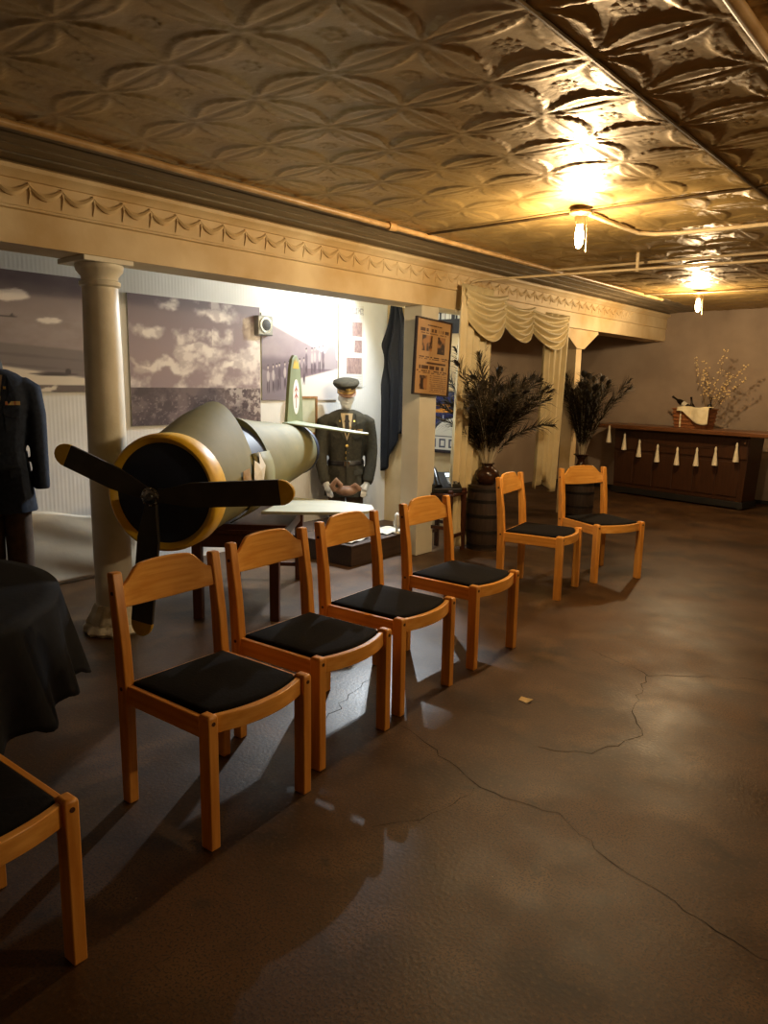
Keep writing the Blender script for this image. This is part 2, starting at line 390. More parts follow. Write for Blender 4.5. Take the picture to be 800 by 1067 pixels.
# ------------------------------------------------------------------ pipes and lamps
def pipes():
    def pipe(name, label, pts, r, mat='pipe', coll=()):
        o = thing(name, label, 'pipe', pts[0]); p0 = Vector(pts[0])
        MB().tube([Vector(p)-p0 for p in pts], r, 10).build('run', mat, o, smooth=60)
        for a, b in coll: MB().tube([Vector(a)-p0, Vector(b)-p0], r*1.6, 10).build('coupling', mat, o)
    z = CZ-.03
    pipe('ceiling_pipe', 'long tan pipe running along the ceiling beside the beam', [(-3.28, y, z) for y in (-2.4, 1, 4, 8.9)], .017,
         coll=[((-3.28, 3.9, z), (-3.28, 3.97, z)), ((-3.28, 1.2, z), (-3.28, 1.23, z))])
    pipe('ceiling_pipe', 'thick pale pipe at the upper right corner of the ceiling', [(-.70, y, z) for y in (-2.4, 1, 3.2, 3.9)], .02)
    e = [(-2.11, 4.38, CZ-.015), (-2.09, 4.8, CZ-.018), (-2.08, 5.10, CZ-.018)] + [(-2.05+.1*math.cos(a)-.0, 5.12+.1*math.sin(a), CZ-.02) for a in ()] + [(-2.0, 5.2, CZ-.02), (-1.85, 5.24, CZ-.022), (-.8, 5.3, CZ-.022), (.8, 5.36, CZ-.022)]
    pipe('ceiling_pipe', 'cream conduit curving away to the right behind the nearer bulb', e, .014, 'cream')
    pipe('ceiling_pipe', 'thin conduit crossing the ceiling between the two bulbs, farther of the hung pair', [(-3.28, 6.2, z), (-1.5, 6.28, z), (.8, 6.3, z)], .012, 'cream')
    pipe('ceiling_pipe', 'thin conduit from the beam elbow crossing the ceiling below the other one', [(-3.83, 5.5, 2.14), (-3.83, 5.62, 2.16), (-3.83, 5.66, 2.26), (-3.83, 5.68, 2.36), (-3.80, 5.72, 2.41), (-3.7, 5.76, 2.42), (-1.5, 6.0, 2.42), (.8, 6.2, 2.42)], .011, 'cream')
    pipe('ceiling_pipe', 'short conduit leading to the far bulb from the long pipe', [(-3.28, 8.3, z), (-2.73, 8.42, z), (.8, 8.75, z)], .011, 'cream')
    s = MB().box((-.012, -.004, 2.405), (.012, .004, CZ)).build('pipe_strap', 'cream', smooth=0, loc=(-2.4, 5.92, 0))
    tag(s, 'short pale strap hanging from the ceiling between the two thin conduits', 'strap')
pipes()
def bulb_lamp(loc, label, watts):
    t = thing('ceiling_bulb', label, 'ceiling light', loc, 0, 'bare ceiling bulbs')
    MB().lathe([(.062, 0), (.064, -.012), (.05, -.02), (.034, -.03), (.03, -.065), (.024, -.075)], 28).build('socket', 'porcelain', t, smooth=50)
    MB().lathe([(.014, -.07), (.018, -.085), (.024, -.12), (.026, -.15), (.022, -.185), (.012, -.205), (.003, -.21)], 24).build('bulb', 'bulb', t, smooth=60)
    MB().tube([(.042, 0, -.03), (.046, 0, -.12), (.046, 0, -.235)], .0022, 6).build('pull_chain', 'cream', t)
    lamp('bulb_glow', (0, 0, -.25), watts, WARM, .03, t)
bulb_lamp((-2.11, 4.29, CZ-.02), 'bare lit bulb with pull chain on the ceiling, the nearer and larger one', BULB_W)
bulb_lamp((-2.73, 8.47, CZ-.02), 'bare lit bulb on the ceiling before the far wall, the smaller one', FAR_BULB_W)
def alcove_lamp(label, loc, aim, watts, size, blend):
    t = thing('alcove_lamp', label, 'lamp', loc)
    MB().tube([(0, 0, 0), (0, 0, -.05)], .012, 10).build('stem', 'white', t)
    d = (Vector(aim)-Vector(loc)).normalized(); q = d.to_track_quat('-Z', 'Y')
    T = Matrix.Translation((0, 0, -.07)) @ q.to_matrix().to_4x4()
    MB().lathe([(.02, .05), (.034, .04), (.036, -.03), (.03, -.03), (.028, .03), (.01, .035)], 24, T=T).build('housing', 'white', t)
    ld = bpy.data.lights.new('alcove_glow', 'SPOT'); ld.energy = watts; ld.color = (.86, .94, 1); ld.shadow_soft_size = .03
    ld.spot_size = R(size); ld.spot_blend = blend
    o = bpy.data.objects.new('alcove_glow', ld); COL.objects.link(o); o.parent = t; o.location = Vector((0, 0, -.07))+d*.05; o.rotation_euler = q.to_euler()
alcove_lamp('white lamp washing the alcove wall, high behind the beam near the dark curtain', (-4.55, 5.72, 2.56), (-4.62, 3.9, 1.0), ALCOVE_W, 170, .6)
alcove_lamp('white spot lamp aimed at the aeroplane, high behind the beam', (-4.452, 5.40, 2.565), (-3.1, 3.1, 0), SPOT_W, 95, .6)

# ------------------------------------------------------------------ chairs
def make_chair(label):
    # local: faces +x, width along y, origin on the floor in the middle
    t = thing('dining_chair', label, 'chair', group='row of wooden chairs')
    hw, hd = .235, .22
    def leg(x, y, top, front):
        lx, ly = (.026, .019)
        px = hd if front else -hd
        mb = MB()
        if front:
            rings = [[(px-lx, y-ly, z), (px+lx, y-ly, z), (px+lx, y+ly, z), (px-lx, y+ly, z)] for z in (0, .455)]
            rings.append([(px-lx+.006, y-ly+.006, .462), (px+lx-.006, y-ly+.006, .462), (px+lx-.006, y+ly-.006, .462), (px-lx+.006, y+ly-.006, .462)])
        else:
            rings = []
            for z, dx, w in ((0, .0, .022), (.42, .0, .027), (.6, -.012, .025), (.835, -.04, .018), (.842, -.04, .014)):
                rings.append([(px+dx-w, y-ly, z), (px+dx+w, y-ly, z), (px+dx+w, y+ly, z), (px+dx-w, y+ly, z)])
        mb.loft(rings); o = mb.build('leg', 'wood', t, smooth=30, bevel=.004)
        sy = 1 if y > 0 else -1
        spots = [(px+lx+.0005, y, .435)] if front else [(px, y+sy*(ly+.0005), .43), (px-.03, y+sy*(ly+.0005), .77)]
        for k, sp in enumerate(spots):
            c = MB(); T = Matrix.Translation(sp) @ (Matrix.Rotation(PI/2, 4, 'Y') if front else Matrix.Rotation(PI/2, 4, 'X'))
            c.lathe([(.007, -.002), (.007, .0015)], 12, T=T); c.build('plug', 'plug', o)
        return o
    for y in (-hw+.019, hw-.019):
        leg(hd, y, .46, True); leg(-hd, y, .84, False)
        s = 1 if y > 0 else -1
        MB().box((-hd+.02, y-.011, .375), (hd-.02, y+.011, .445)).build('side_rail', 'wood_x', t, smooth=0, bevel=.004)
    MB().box((-hd-.012, -hw+.03, .375), (-hd+.012, hw-.03, .44)).build('back_rail', 'wood_y', t, smooth=0, bevel=.004)
    n = 14; rings = []
    for i in range(n+1):
        y = -hw+.034+(2*hw-.068)*i/n; q = 1-(2*i/n-1)**2; x = hd-.005+.042*q
        rings.append([(x-.012, y, .39), (x+.012, y, .39), (x+.012, y, .45), (x-.012, y, .45)])
    MB().loft(rings).build('front_rail', 'wood_y', t, smooth=30, bevel=.003)
    # black pad with bowed front
    out = [(-hd+.02, -hw+.03), (hd-.03, -hw+.03)] + [(hd-.02+.042*(1-(2*i/12-1)**2), -hw+.036+(2*hw-.072)*i/12) for i in range(13)] + [(hd-.03, hw-.03), (-hd+.02, hw-.03)]
    cx = 0
    def ring(z, s): return [(cx+(x-cx)*s, y*s, z) for x, y in out]
    MB().loft([ring(.42, .985), ring(.448, .985), ring(.455, .97), ring(.46, .9), ring(.462, .5)]).build('seat', 'pad', t, smooth=60)
    # bowed backrest with arched top
    n = 24; rings = []
    for i in range(n+1):
        u = 2*i/n-1; y = u*(hw-.036); bow = -.03*(1-u*u)
        a = abs(u); q = min(1, max(0, (.96-a)/.42)); top = .788+.052*q*q*(3-2*q)+.017*(1-a*a)
        zb = .715-.012*(1-u*u)
        xb = -hd-.02+bow; xt = -hd-.034+bow
        th = .0085
        rings.append([(xb-th, y, zb), (xb+th, y, zb), (xt+th, y, top), (xt-th, y, top)])
    MB().loft(rings).build('backrest', 'wood_y', t, smooth=40, bevel=.004)
    return t
CH = [
    ((-1.91, .575), 2, 'nearest wooden chair, cut off at the lower left edge, only seat and front leg showing'),
    ((-2.05, 1.525), 3, 'wooden chair with its whole back showing, beside the round black table'),
    ((-2.15, 2.105), 4, 'wooden chair standing just before the aeroplane stand legs, second whole one of the row'),
    ((-2.22, 2.69), 4, 'wooden chair in front of the pale wing tip, third whole one of the row'),
    ((-2.27, 3.395), 2, 'wooden chair in front of the telephone stool, fourth whole one of the row'),
    ((-2.56, 4.86), 9, 'wooden chair seen side on before the tall keg with the first feather vase'),
    ((-2.42, 5.6), -26, 'farthest wooden chair at the end of the row, turned towards the camera'),
]
def chairs():
    c0 = make_chair(CH[0][2])
    for i, ((x, y), a, lab) in enumerate(CH):
        if i == 0: c0.location = (x, y, 0); c0.rotation_euler = (0, 0, R(a))
        else: dup(c0, (x, y, 0), R(a), lab)
chairs()

# ------------------------------------------------------------------ round table with black cloth
def table():
    t = thing('round_table', 'round table hidden under a black cloth at the left edge', 'table', (-2.95, .58, 0))
    MB().lathe([(.73, .71), (.74, .72), (.74, .735), (.73, .738)], 64).build('tabletop', 'darkwood', t)
    MB().lathe([(.22, 0), (.22, .02), (.05, .05), (.04, .3), (.04, .69), (.15, .71)], 24).build('pedestal', 'darkwood', t)
    def fn(u, v):
        a = 2*PI*u
        if v < .45: r = .735*(v/.45); z = .744
        else:
            q = (v-.45)/.55
            fold = math.sin(a*23+1.3*math.sin(a*3))*.6+.25*math.sin(a*11+1)
            drop = .34+.012*math.sin(a*5+.6)
            z = .744-drop*q - .008*math.sin(min(1, q*4)*PI/2) - .03*q*(fold > .2)*fold
            r = .748+.058*q+.05*q*fold
        return (r*math.cos(a), r*math.sin(a), z)
    o = MB().grid(fn, 240, 26).build('tablecloth', 'cloth', smooth=180, loc=(-2.95, .58, 0), solid=.003)
    tag(o, 'black tablecloth hanging in soft folds over the round table', 'tablecloth')
table()

# ------------------------------------------------------------------ model aeroplane
def plane():
    # local: nose looks to -y, +y runs to the tail, origin under the propeller hub
    A = R(28); t = thing('model_aeroplane', 'olive green model fighter aeroplane with black three-bladed propeller on a dark stand', 'model aeroplane', (-3.25, 2.06, 0), A)
    cz = .92
    def sec(s, rx, rzt, rzb, zc, n=48):
        pk = 1+max(0, (rzt-rx)/rx)*1.1                     # the taller the hump the more it peaks
        return [(rx*math.cos(2*PI*k/n), s, zc+(rzt*math.sin(2*PI*k/n)**pk if math.sin(2*PI*k/n) > 1e-6 else rzb*math.sin(2*PI*k/n))) for k in range(n)]
    fu = MB()
    fu.loft([sec(.13, .285, .285, .285, cz), sec(.3, .295, .33, .285, cz), sec(.5, .29, .40, .275, cz+.01), sec(.72, .28, .45, .265, cz+.01)])
    fb_ = fu.build('fuselage', 'olive', t, smooth=50)
    MB().loft([sec(.72, .265, .30, .26, cz+.01), sec(.9, .262, .30, .255, cz+.01), sec(1.0, .262, .30, .25, cz+.012)], mi=0).build('cockpit', 'navy', t, smooth=50)
    MB().loft([sec(.98, .27, .345, .25, cz+.012), sec(1.3, .255, .295, .235, cz+.025), sec(1.7, .23, .25, .215, cz+.04), sec(2.12, .205, .20, .19, cz+.05)]).build('tail_section', 'olive', t, smooth=50)
    MB().loft([sec(2.12, .208, .203, .193, cz+.05), sec(2.17, .208, .203, .193, cz+.05)]).build('tail_rim', 'navy', t, smooth=50)
    # side panels around the cockpit
    side = MB()
    for sgn in (1, -1):
        rings = []
        for s, r in ((.70, .288), (.85, .283), (1.0, .276)):
            rings.append([(sgn*(r)*math.cos(a), s, cz+.01+r*math.sin(a)) for a in np.linspace(-1.2, .55, 9)])
        side.loft(rings, closed=False, cap=False)
    side.build('side_panel', 'olive', t, smooth=60, solid=.006)
    # cowl ring and dark face
    prof = [(.262, .02), (.275, -.005), (.29, -.012), (.303, .0), (.31, .03), (.308, .12), (.295, .15), (.27, .15)]
    T = Matrix.Translation((0, .09, cz)) @ Matrix.Rotation(-PI/2, 4, 'X')
    rg = MB(); n = 56
    rings = [[(r*math.cos(2*PI*k/n), r*math.sin(2*PI*k/n), z) for k in range(n)] for r, z in prof]+[[(.262*math.cos(2*PI*k/n), .262*math.sin(2*PI*k/n), .02) for k in range(n)]]
    rg.loft(rings, cap=False, T=T).build('cowl_ring', 'yellow', t, smooth=50)
    MB().lathe([(.02, .0), (.15, .008), (.268, .02), (.268, .06)], 56, T=T).build('cowl_face', 'navy', t, smooth=50)
    MB().tube([(0, .1, cz), (0, -.02, cz)], .03, 20).build('shaft', 'blackplastic', t)
    # propeller
    pr = bpy.data.objects.new('propeller', None); COL.objects.link(pr); pr.parent = t; pr.location = (0, 0, cz)
    for ang, L, w in ((158, .575, .058), (4.5, .755, .064), (263, .745, .064)):
        a = R(ang); out = [(.03, -.03), (.12, -.045), (.22, -w), (L-.075, -w), (L-.075, w), (.22, w), (.12, .045), (.03, .03)]
        tipo = [(L-.075, -w)] + [(L-.075+.075*math.cos(q), w*math.sin(q)) for q in np.linspace(-PI/2+.25, PI/2-.25, 9)] + [(L-.075, w)]
        T = Matrix.Rotation(-a, 4, 'Y') @ Matrix.Rotation(R(7), 4, 'X')
        b = MB().prism(out, -.016, .004, T=T).build('blade', 'black', pr, smooth=0, bevel=.003)
        MB().prism(tipo, -.0165, .0045, T=T).build('blade_tip', 'tip', b, smooth=0, bevel=.003)
    T = Matrix.Translation((0, -.02, 0)) @ Matrix.Rotation(PI/2, 4, 'X')
    MB().lathe([(.05, -.01), (.05, .004), (.038, .008), (.036, .014), (.02, .016), (.018, .022)], 28, T=T).build('hub', 'chrome', pr, smooth=40)
    for q in range(8):
        a = 2*PI*q/8
        MB().ball((.043*math.cos(a), -.028, .043*math.sin(a)), .007, 8).build('hub_bolt', 'chrome', pr)
    # wings
    for sgn in (1, -1):
        tip = .86; pts = [(.2, .95), (.45, 1.0), (tip-.1, 1.1), (tip-.02, 1.16), (tip, 1.26), (tip-.05, 1.4), (.55, 1.5), (.2, 1.55)]
        if sgn < 0: pts = [(-x*.62, y) for x, y in pts]
        if sgn < 0: pts = pts[::-1]
        mb = MB(); n = len(pts); z0 = .685
        mb.add([(x, y, z0-.008) for x, y in pts]+[(x, y, z0+.012) for x, y in pts],
               [tuple(reversed(range(n))), tuple(range(n, 2*n))]+[(i, (i+1) % n, (i+1) % n+n, i+n) for i in range(n)])
        mb.build('wing', 'wing', t, smooth=0, bevel=.004)
    # tail fin with crest and tailplane
    fin = [(1.55, 1.10), (1.61, 1.4), (1.655, 1.60), (1.69, 1.67), (1.74, 1.70), (1.80, 1.70), (1.85, 1.665), (1.885, 1.59), (1.925, 1.4), (1.96, 1.08)]
    fm = MB(); T = Matrix.Translation((0, .41, 0)) @ Matrix.Rotation(PI/2, 4, 'Z')
    fm.prism([(y, z) for y, z in fin], -.012, .012, T=T)
    fo = fm.build('tail_fin', 'olive_d', t, smooth=0, bevel=.003)
    MB().prism([(1.70, 1.60), (1.735, 1.665), (1.75, 1.64), (1.77, 1.68), (1.79, 1.64), (1.815, 1.665), (1.845, 1.6)], -.0135, .0135, T=T).build('fin_crest', 'tip', fo, smooth=0)
    MB().prism([(1.775+.075*math.cos(q), 1.385+.135*math.sin(q)) for q in np.linspace(0, 2*PI, 24)[:-1]], -.0135, .0135, T=T).build('fin_shield', 'torn', fo, smooth=0)
    red = MB()
    for z in (1.44, 1.39): red.prism([(1.735, z-.02), (1.775, z+.01), (1.815, z-.02), (1.815, z-.008), (1.775, z+.024), (1.735, z-.008)], -.0145, .0145, T=T)
    red.prism([(1.77, 1.30), (1.78, 1.30), (1.78, 1.47), (1.77, 1.47)], -.0145, .0145, T=T)
    red.build('fin_emblem', pm('emblem_red', '#a8382c', rough=.6), fo, smooth=0)
    for sgn in (1, -1):
        mb = MB(); pts = [(0, 1.90), (.54, 2.0), (.62, 2.06), (.61, 2.13), (0, 2.2)]
        pts = [(sgn*x, y) for x, y in pts]; n = len(pts); k = .18 if sgn > 0 else 1
        z = lambda x: 1.195-.12*abs(x)
        mb.add([(x, y, z(x)-.006) for x, y in pts]+[(x, y, z(x)+.006) for x, y in pts], [tuple(range(n)), tuple(reversed(range(n, 2*n)))]+[(i, i+n, (i+1) % n+n, (i+1) % n) for i in range(n)])
        if sgn > 0: mb.build('tailplane', 'olive_d', t, smooth=0, bevel=.003)
    # torn paper on the flank
    def flank(s, a, off=.004):
        r = .292+off; return (r*math.cos(a), s, cz+.01+r*math.sin(a))
    for nm, mat, cells in (('torn_paper', 'torn', [(.60, .05), (.66, .40), (.72, .30), (.78, .55), (.80, .25), (.74, -.1), (.66, -.15)]), ('torn_patch', 'peak', [(.44, -.05), (.46, .25), (.56, .28), (.58, -.12), (.5, -.2)])):
        c = (sum(x for x, _ in cells)/len(cells), sum(y for _, y in cells)/len(cells))
        mb = MB(); vs_ = [flank(*c, .014)]+[flank(*p, .010) for p in cells]
        mb.add(vs_, [(0, i+1, (i+1) % len(cells)+1) for i in range(len(cells))]).build(nm, mat, t, smooth=0, solid=.002)
    return t
plane()
def stand():
    t = thing('aeroplane_stand', 'dark brown wooden trestle carrying the model aeroplane', 'stand', (-3.93, 3.27, 0), R(38))
    lw, ll = .245, .51
    for x in (-lw, lw):
        for y in (-ll, ll):
            MB().box((x-.03, y-.03, 0), (x+.03, y+.03, .56)).build('leg', 'darkwood', t, smooth=0, bevel=.004)
    for x in (-lw, lw): MB().box((x-.015, -ll+.03, .46), (x+.015, ll-.03, .56)).build('side_rail', 'darkwood', t, smooth=0, bevel=.003)
    for y in (-ll, ll): MB().prism([(-lw-.03, .56), (-lw-.08, .62), (lw+.08, .62), (lw+.03, .56), (lw-.02, .47), (-lw+.02, .47)], y-.02, y+.02).build('cradle', 'darkwood', t, smooth=0, bevel=.003)
    MB().box((-lw-.06, -ll-.04, .56), (lw+.06, ll+.04, .585)).build('shelf_board', 'darkwood', t, smooth=0, bevel=.003)
    MB().box((-lw+.03, ll-.015, .10), (lw-.03, ll+.015, .13)).build('stretcher', 'darkwood', t, smooth=0, bevel=.003)
stand()

# ------------------------------------------------------------------ uniforms
def uniform(name, label, cat, loc, rz, wool, pants, officer, base_z, leg_len, arms):
    t = thing(name, label, cat, loc, rz)
    # local: faces -y
    secs = [(-.02, .185, .125), (.06, .19, .13), (.20, .178, .12), (.30, .165, .112), (.42, .18, .125), (.56, .205, .135), (.66, .215, .125), (.72, .20, .10), (.76, .14, .075), (.785, .075, .062)]
    h0 = base_z
    def ab(z):
        for (z0, a0, b0), (z1, a1, b1) in zip(secs[:-1], secs[1:]):
            if z <= z1: q = max(0, (z-z0)/(z1-z0)); return a0+(a1-a0)*q, b0+(b1-b0)*q
        return secs[-1][1:]
    def surf(x, z, off=.0):
        a, b = ab(z); q = max(.02, 1-min(.98, (x/a)**2)); return (x, -b*math.sqrt(q)-off, h0+z)
    n = 36
    jk = MB()
    jk.loft([[(a*math.cos(2*PI*k/n), b*math.sin(2*PI*k/n), h0+z) for k in range(n)] for z, a, b in secs])
    for sgn in (-1, 1):
        pts = [(sgn*.16, 0, h0+.69), (sgn*.215, .005, h0+.66)] + [(sgn*x, y, h0+z) for x, y, z in arms]
        m = len(pts); jk.tube(pts, [.062, .072]+[.066-.016*i/(m-3) for i in range(m-2)], 18)
    jo = jk.build('jacket', wool, t, smooth=180, remesh=.011, relax=5)
    # skirt flare
    sk = MB(); sk.loft([[(a*math.cos(2*PI*k/n)*(1+.02*math.sin(k*1.7)), b*math.sin(2*PI*k/n)*(1+.03*math.sin(k*2.1)), h0+z) for k in range(n)] for z, a, b in ((-.06, .215, .155), (.06, .20, .142), (.20, .184, .127), (.30, .17, .118))])
    sk.build('jacket_skirt', wool, t, smooth=60)
    def patch(nm, mat, outline, off=.008, th=.006, par=t):
        k = len(outline); mb = MB()
        mb.add([surf(x, z, off) for x, z in outline]+[surf(x, z, off+th) for x, z in outline],
               [tuple(range(k, 2*k)), tuple(reversed(range(k)))]+[(i, (i+1) % k, (i+1) % k+k, i+k) for i in range(k)])
        return mb.build(nm, mat, par, smooth=0)
    patch('shirt', 'shirt', [(-.06, .75), (-.045, .62), (0, .49), (.045, .62), (.06, .75)], .007)
    patch('necktie', 'belt', [(-.016, .735), (-.022, .6), (0, .53), (.022, .6), (.016, .735)], .011)
    for s_ in (-1, 1):
        patch('lapel', wool, [(s_*.060, .755), (s_*.085, .75), (s_*.125, .66), (s_*.095, .645), (s_*.11, .61), (s_*.004, .47), (s_*.040, .62)], .012)
        patch('breast_pocket', wool, [(s_*.06, .55), (s_*.145, .55), (s_*.145, .43), (s_*.06, .43)], .004, .004)
        patch('pocket_flap', wool, [(s_*.055, .56), (s_*.15, .56), (s_*.148, .52), (s_*.10, .505), (s_*.058, .52)], .010, .005)
        sz = patch('side_pocket', wool, [(s_*.07, .20), (s_*.165, .21), (s_*.165, .16), (s_*.07, .15)], .022, .006)
        patch('collar_pin', 'gold', [(s_*.062, .685), (s_*.078, .685), (s_*.078, .67), (s_*.062, .67)], .02, .003)
    patch('ribbon_bar', 'ribbon', [(.07, .60), (.155, .60), (.155, .578), (.07, .578)], .010, .005)
    patch('front_edge', wool, [(.012, .46), (.02, .0), (-.004, .0), (-.004, .46)], .016, .003)
    for z in ((.44, .375, .32) if officer else (.46, .38, .30, .21)):
        x, y, zz = surf(0.0, z, .017); MB().ball((x, y, zz), (.016, .009, .016), 10).build('button', 'gold', t)
    if officer:
        bl = MB(); bl.loft([[((.176+dx)*math.cos(2*PI*k/n), (.127+dx)*math.sin(2*PI*k/n), h0+z) for k in range(n)] for z, dx in ((.245, 0), (.25, .006), (.285, .004), (.29, 0))])
        bl.build('belt', 'belt', t, smooth=50)
        MB().box((-.03, -.145, h0+.24), (.03, -.128, h0+.295)).build('belt_buckle', 'chrome', t, bevel=.004)
    # trousers / lower part
    tr = MB()
    for s_ in (-1, 1):
        tr.tube([(s_*.085, 0, h0+.02), (s_*.09, 0, h0-leg_len*.5), (s_*.092, .0, h0-leg_len)], [.092, .085, .072], 18)
    tr.build('trousers', pants, t, smooth=60)
    body = MB()
    body.loft([[(a*.7*math.cos(2*PI*k/20), b*.7*math.sin(2*PI*k/20), h0+z) for k in range(20)] for z, a, b in secs[:-1]])
    if officer:
        body.tube([(0, .0, h0+.74), (0, -.002, h0+.78), (0, -.012, h0+.84)], [.058, .05, .052], 16)
        hz = h0+.90
        body.ball((0, -.015, hz), (.072, .092, .112), 20)
        body.ball((0, -.045, hz-.075), (.047, .05, .042), 12)               # jaw
        body.tube([(0, -.098, hz+.02), (0, -.118, hz-.018), (0, -.105, hz-.028)], [.010, .015, .010], 8)   # nose
        body.tube([(-.02, -.094, hz-.055), (0, -.101, hz-.054), (.02, -.094, hz-.055)], [.005, .008, .005], 8)   # lips
        for s_ in (-1, 1):
            body.tube([(s_*.016, -.094, hz+.03), (s_*.045, -.084, hz+.032)], .009, 8)    # brow
            body.ball((s_*.03, -.088, hz+.012), (.012, .008, .007), 8)       # eyelids
            body.ball((s_*.074, -.005, hz-.005), (.008, .02, .032), 8)       # ears
        for s_ in (-1, 1):
            hx, hy, hz2 = arms[-1]; p = Vector((s_*hx, hy, h0+hz2)); d = (p-Vector((s_*arms[-2][0], arms[-2][1], h0+arms[-2][2]))).normalized()
            body.tube([p-d*.05, p+d*.03, p+d*.09], [.026, .034, .03], 12)
            side = Vector((0, -.2, .95)).cross(d).normalized() if abs(d.z) < .8 else Vector((1, 0, 0))
            for q, ln in zip((-1.5, -.5, .5, 1.5), (.052, .066, .07, .06)):
                b0 = p+d*.085+side*q*.016
                body.tube([b0-d*.02, b0+d*ln*.5, b0+d*ln*.8+Vector((0, 0, -.02))], [.009, .0085, .007], 8)
            b0 = p+d*.02+side*(-s_)*.03
            body.tube([b0, b0+d*.03+side*(-s_)*.02, b0+d*.06+side*(-s_)*.022], [.011, .010, .008], 8)
        body.build('mannequin_body', 'skin', t, smooth=180, remesh=.0065, relax=2)
        cap = bpy.data.objects.new('officer_cap', None); COL.objects.link(cap); cap.parent = t; cap.location = (0, -.012, hz+.055); cap.rotation_euler = (R(12), R(-5), R(6))
        el = lambda r, z, dy=0, ky=1.15: [(r*math.cos(2*PI*k/36), dy+r*ky*math.sin(2*PI*k/36), z) for k in range(36)]
        MB().loft([el(.088, -.008), el(.09, .04)]).build('cap_band', 'peak', cap, smooth=50)
        MB().loft([el(.09, .036), el(.118, .065, -.004), el(.128, .085, -.006), el(.122, .105, .0), el(.08, .118, .01), el(.03, .12, .012)]).build('cap_crown', 'khaki', cap, smooth=60)
        vz = MB(); vr = []
        for i in range(15):
            a = PI+ (PI*i/14); c_, s2 = math.cos(a), math.sin(a)
            vr.append([(.088*c_, .101*s2, .004), (.094*c_, .101*s2-.055*abs(s2)**1.2, -.024*abs(s2)), (.092*c_, .101*s2-.052*abs(s2)**1.2, -.03*abs(s2)), (.086*c_, .099*s2, -.006)])
        vz.loft(vr).build('cap_visor', 'leather', cap, smooth=50)
        MB().ball((0, -.118, .058), (.028, .009, .03), 12).build('cap_badge', 'gold', cap)
        MB().tube([(.085*math.cos(a), .104*math.sin(a)-.004, .006) for a in np.linspace(PI+.2, 2*PI-.2, 12)], .004, 6).build('cap_strap', 'gold', cap)
    else:
        body.tube([(0, 0, h0+.74), (0, .0, h0+.80), (-.01, 0, h0+.86), (-.015, .005, h0+.895)], [.06, .056, .05, .02], 16)
        for s_ in (-1, 1):
            hx, hy, hz2 = arms[-1]; body.tube([(s_*hx, hy, h0+hz2+.05), (s_*hx, hy, h0+hz2+.01)], .03, 10)
        body.build('dress_form', 'darkform', t, smooth=180, remesh=.009, relax=2)
    if not officer: t.scale = (.88, .92, 1)
    return t
def uniforms():
    uniform('officer_mannequin', 'white-faced mannequin in olive officer jacket, belt and peaked cap on the low platform', 'mannequin', (-4.95, 5.30, .18), R(47),
            'khaki', 'brownpants', True, .28, .275, [(.24, -.005, .52), (.25, -.02, .38), (.24, -.06, .24), (.215, -.11, .12), (.20, -.13, .08)])
    uniform('uniform_form', 'headless display form in a navy uniform jacket and brown trousers at the left edge', 'mannequin', (-4.59, 1.885, 0), R(62),
            'navywool', 'brownpants', False, .76, .75, [(.24, .0, .52), (.245, -.005, .38), (.25, -.02, .22), (.255, -.03, .07)])
uniforms()
# ------------------------------------------------------------------ platform and its clutter
def platform():
    P0 = Vector((-4.0, 4.36, 0)); u = Vector((-.04, .81, 0)).normalized(); w = Vector((-1, -.04, 0)).normalized()
    t = thing('display_platform', 'low dark wooden platform under the officer mannequin', 'platform', P0)
    T = Matrix((u, w, Vector((0, 0, 1)))).transposed().to_4x4()
    MB().box((0, 0, 0), (.84, 1.02, .17), T=T).build('body', 'crate', t, smooth=0, bevel=.006)
    for k in range(3): MB().box((-.008, -.01+k*.345, .165), (.85, .325+k*.345, .18), T=T).build('top_board', 'crate', t, smooth=0, bevel=.003)
    g = 'loose papers on the platform'
    for k, (a, b, rz, lab) in enumerate(((.18, .17, .2, 'sheet of newspaper at the near corner of the low platform'), (.45, .25, -.35, 'crumpled pale paper in the middle of the low platform'), (.68, .16, .1, 'pale paper at the far end of the low platform'))):
        p = P0+u*a+w*b
        def fn(x, y, k=k): return ((x-.5)*.30, (y-.5)*.22, .004+.014*(.5+.5*math.sin(x*9+k)*math.cos(y*7+k*2)))
        o = MB().grid(fn, 12, 10).build('paper', 'paper', smooth=60, loc=(p.x, p.y, .18), rot=(0, 0, rz+PI/2), solid=.001); tag(o, lab, 'paper', g)
    p = P0+u*.66+w*.40
    o = MB().lathe([(.03, 0), (.032, .01), (.012, .02), (.012, .05), (.03, .075), (.034, .1), (.02, .14), (.024, .16), (.012, .185), (.002, .19)], 20).build('glass_figurine', 'glass', loc=(-4.06, 5.02, .18))
    tag(o, 'small pale glass figurine at the far end of the platform', 'figurine')
    # leather gloves and bag in front of the mannequin
    g = MB(); g.ball((0, 0, .05), (.11, .07, .05), 14); g.tube([(-.11, 0, .05), (-.14, -.02, .10), (-.10, -.03, .16), (-.05, -.02, .10)], [.028, .03, .028, .025], 10)
    g.tube([(.02, -.02, .07), (.08, -.03, .11), (.13, 0, .06)], [.022, .026, .03], 10)
    o = g.build('leather_bag', 'leather', smooth=180, remesh=.009, relax=3, loc=(-4.77, 5.12, .43), rot=(0, 0, R(47))); tag(o, 'crumpled brown leather flying gear held at the hands of the officer mannequin', 'bag')
platform()

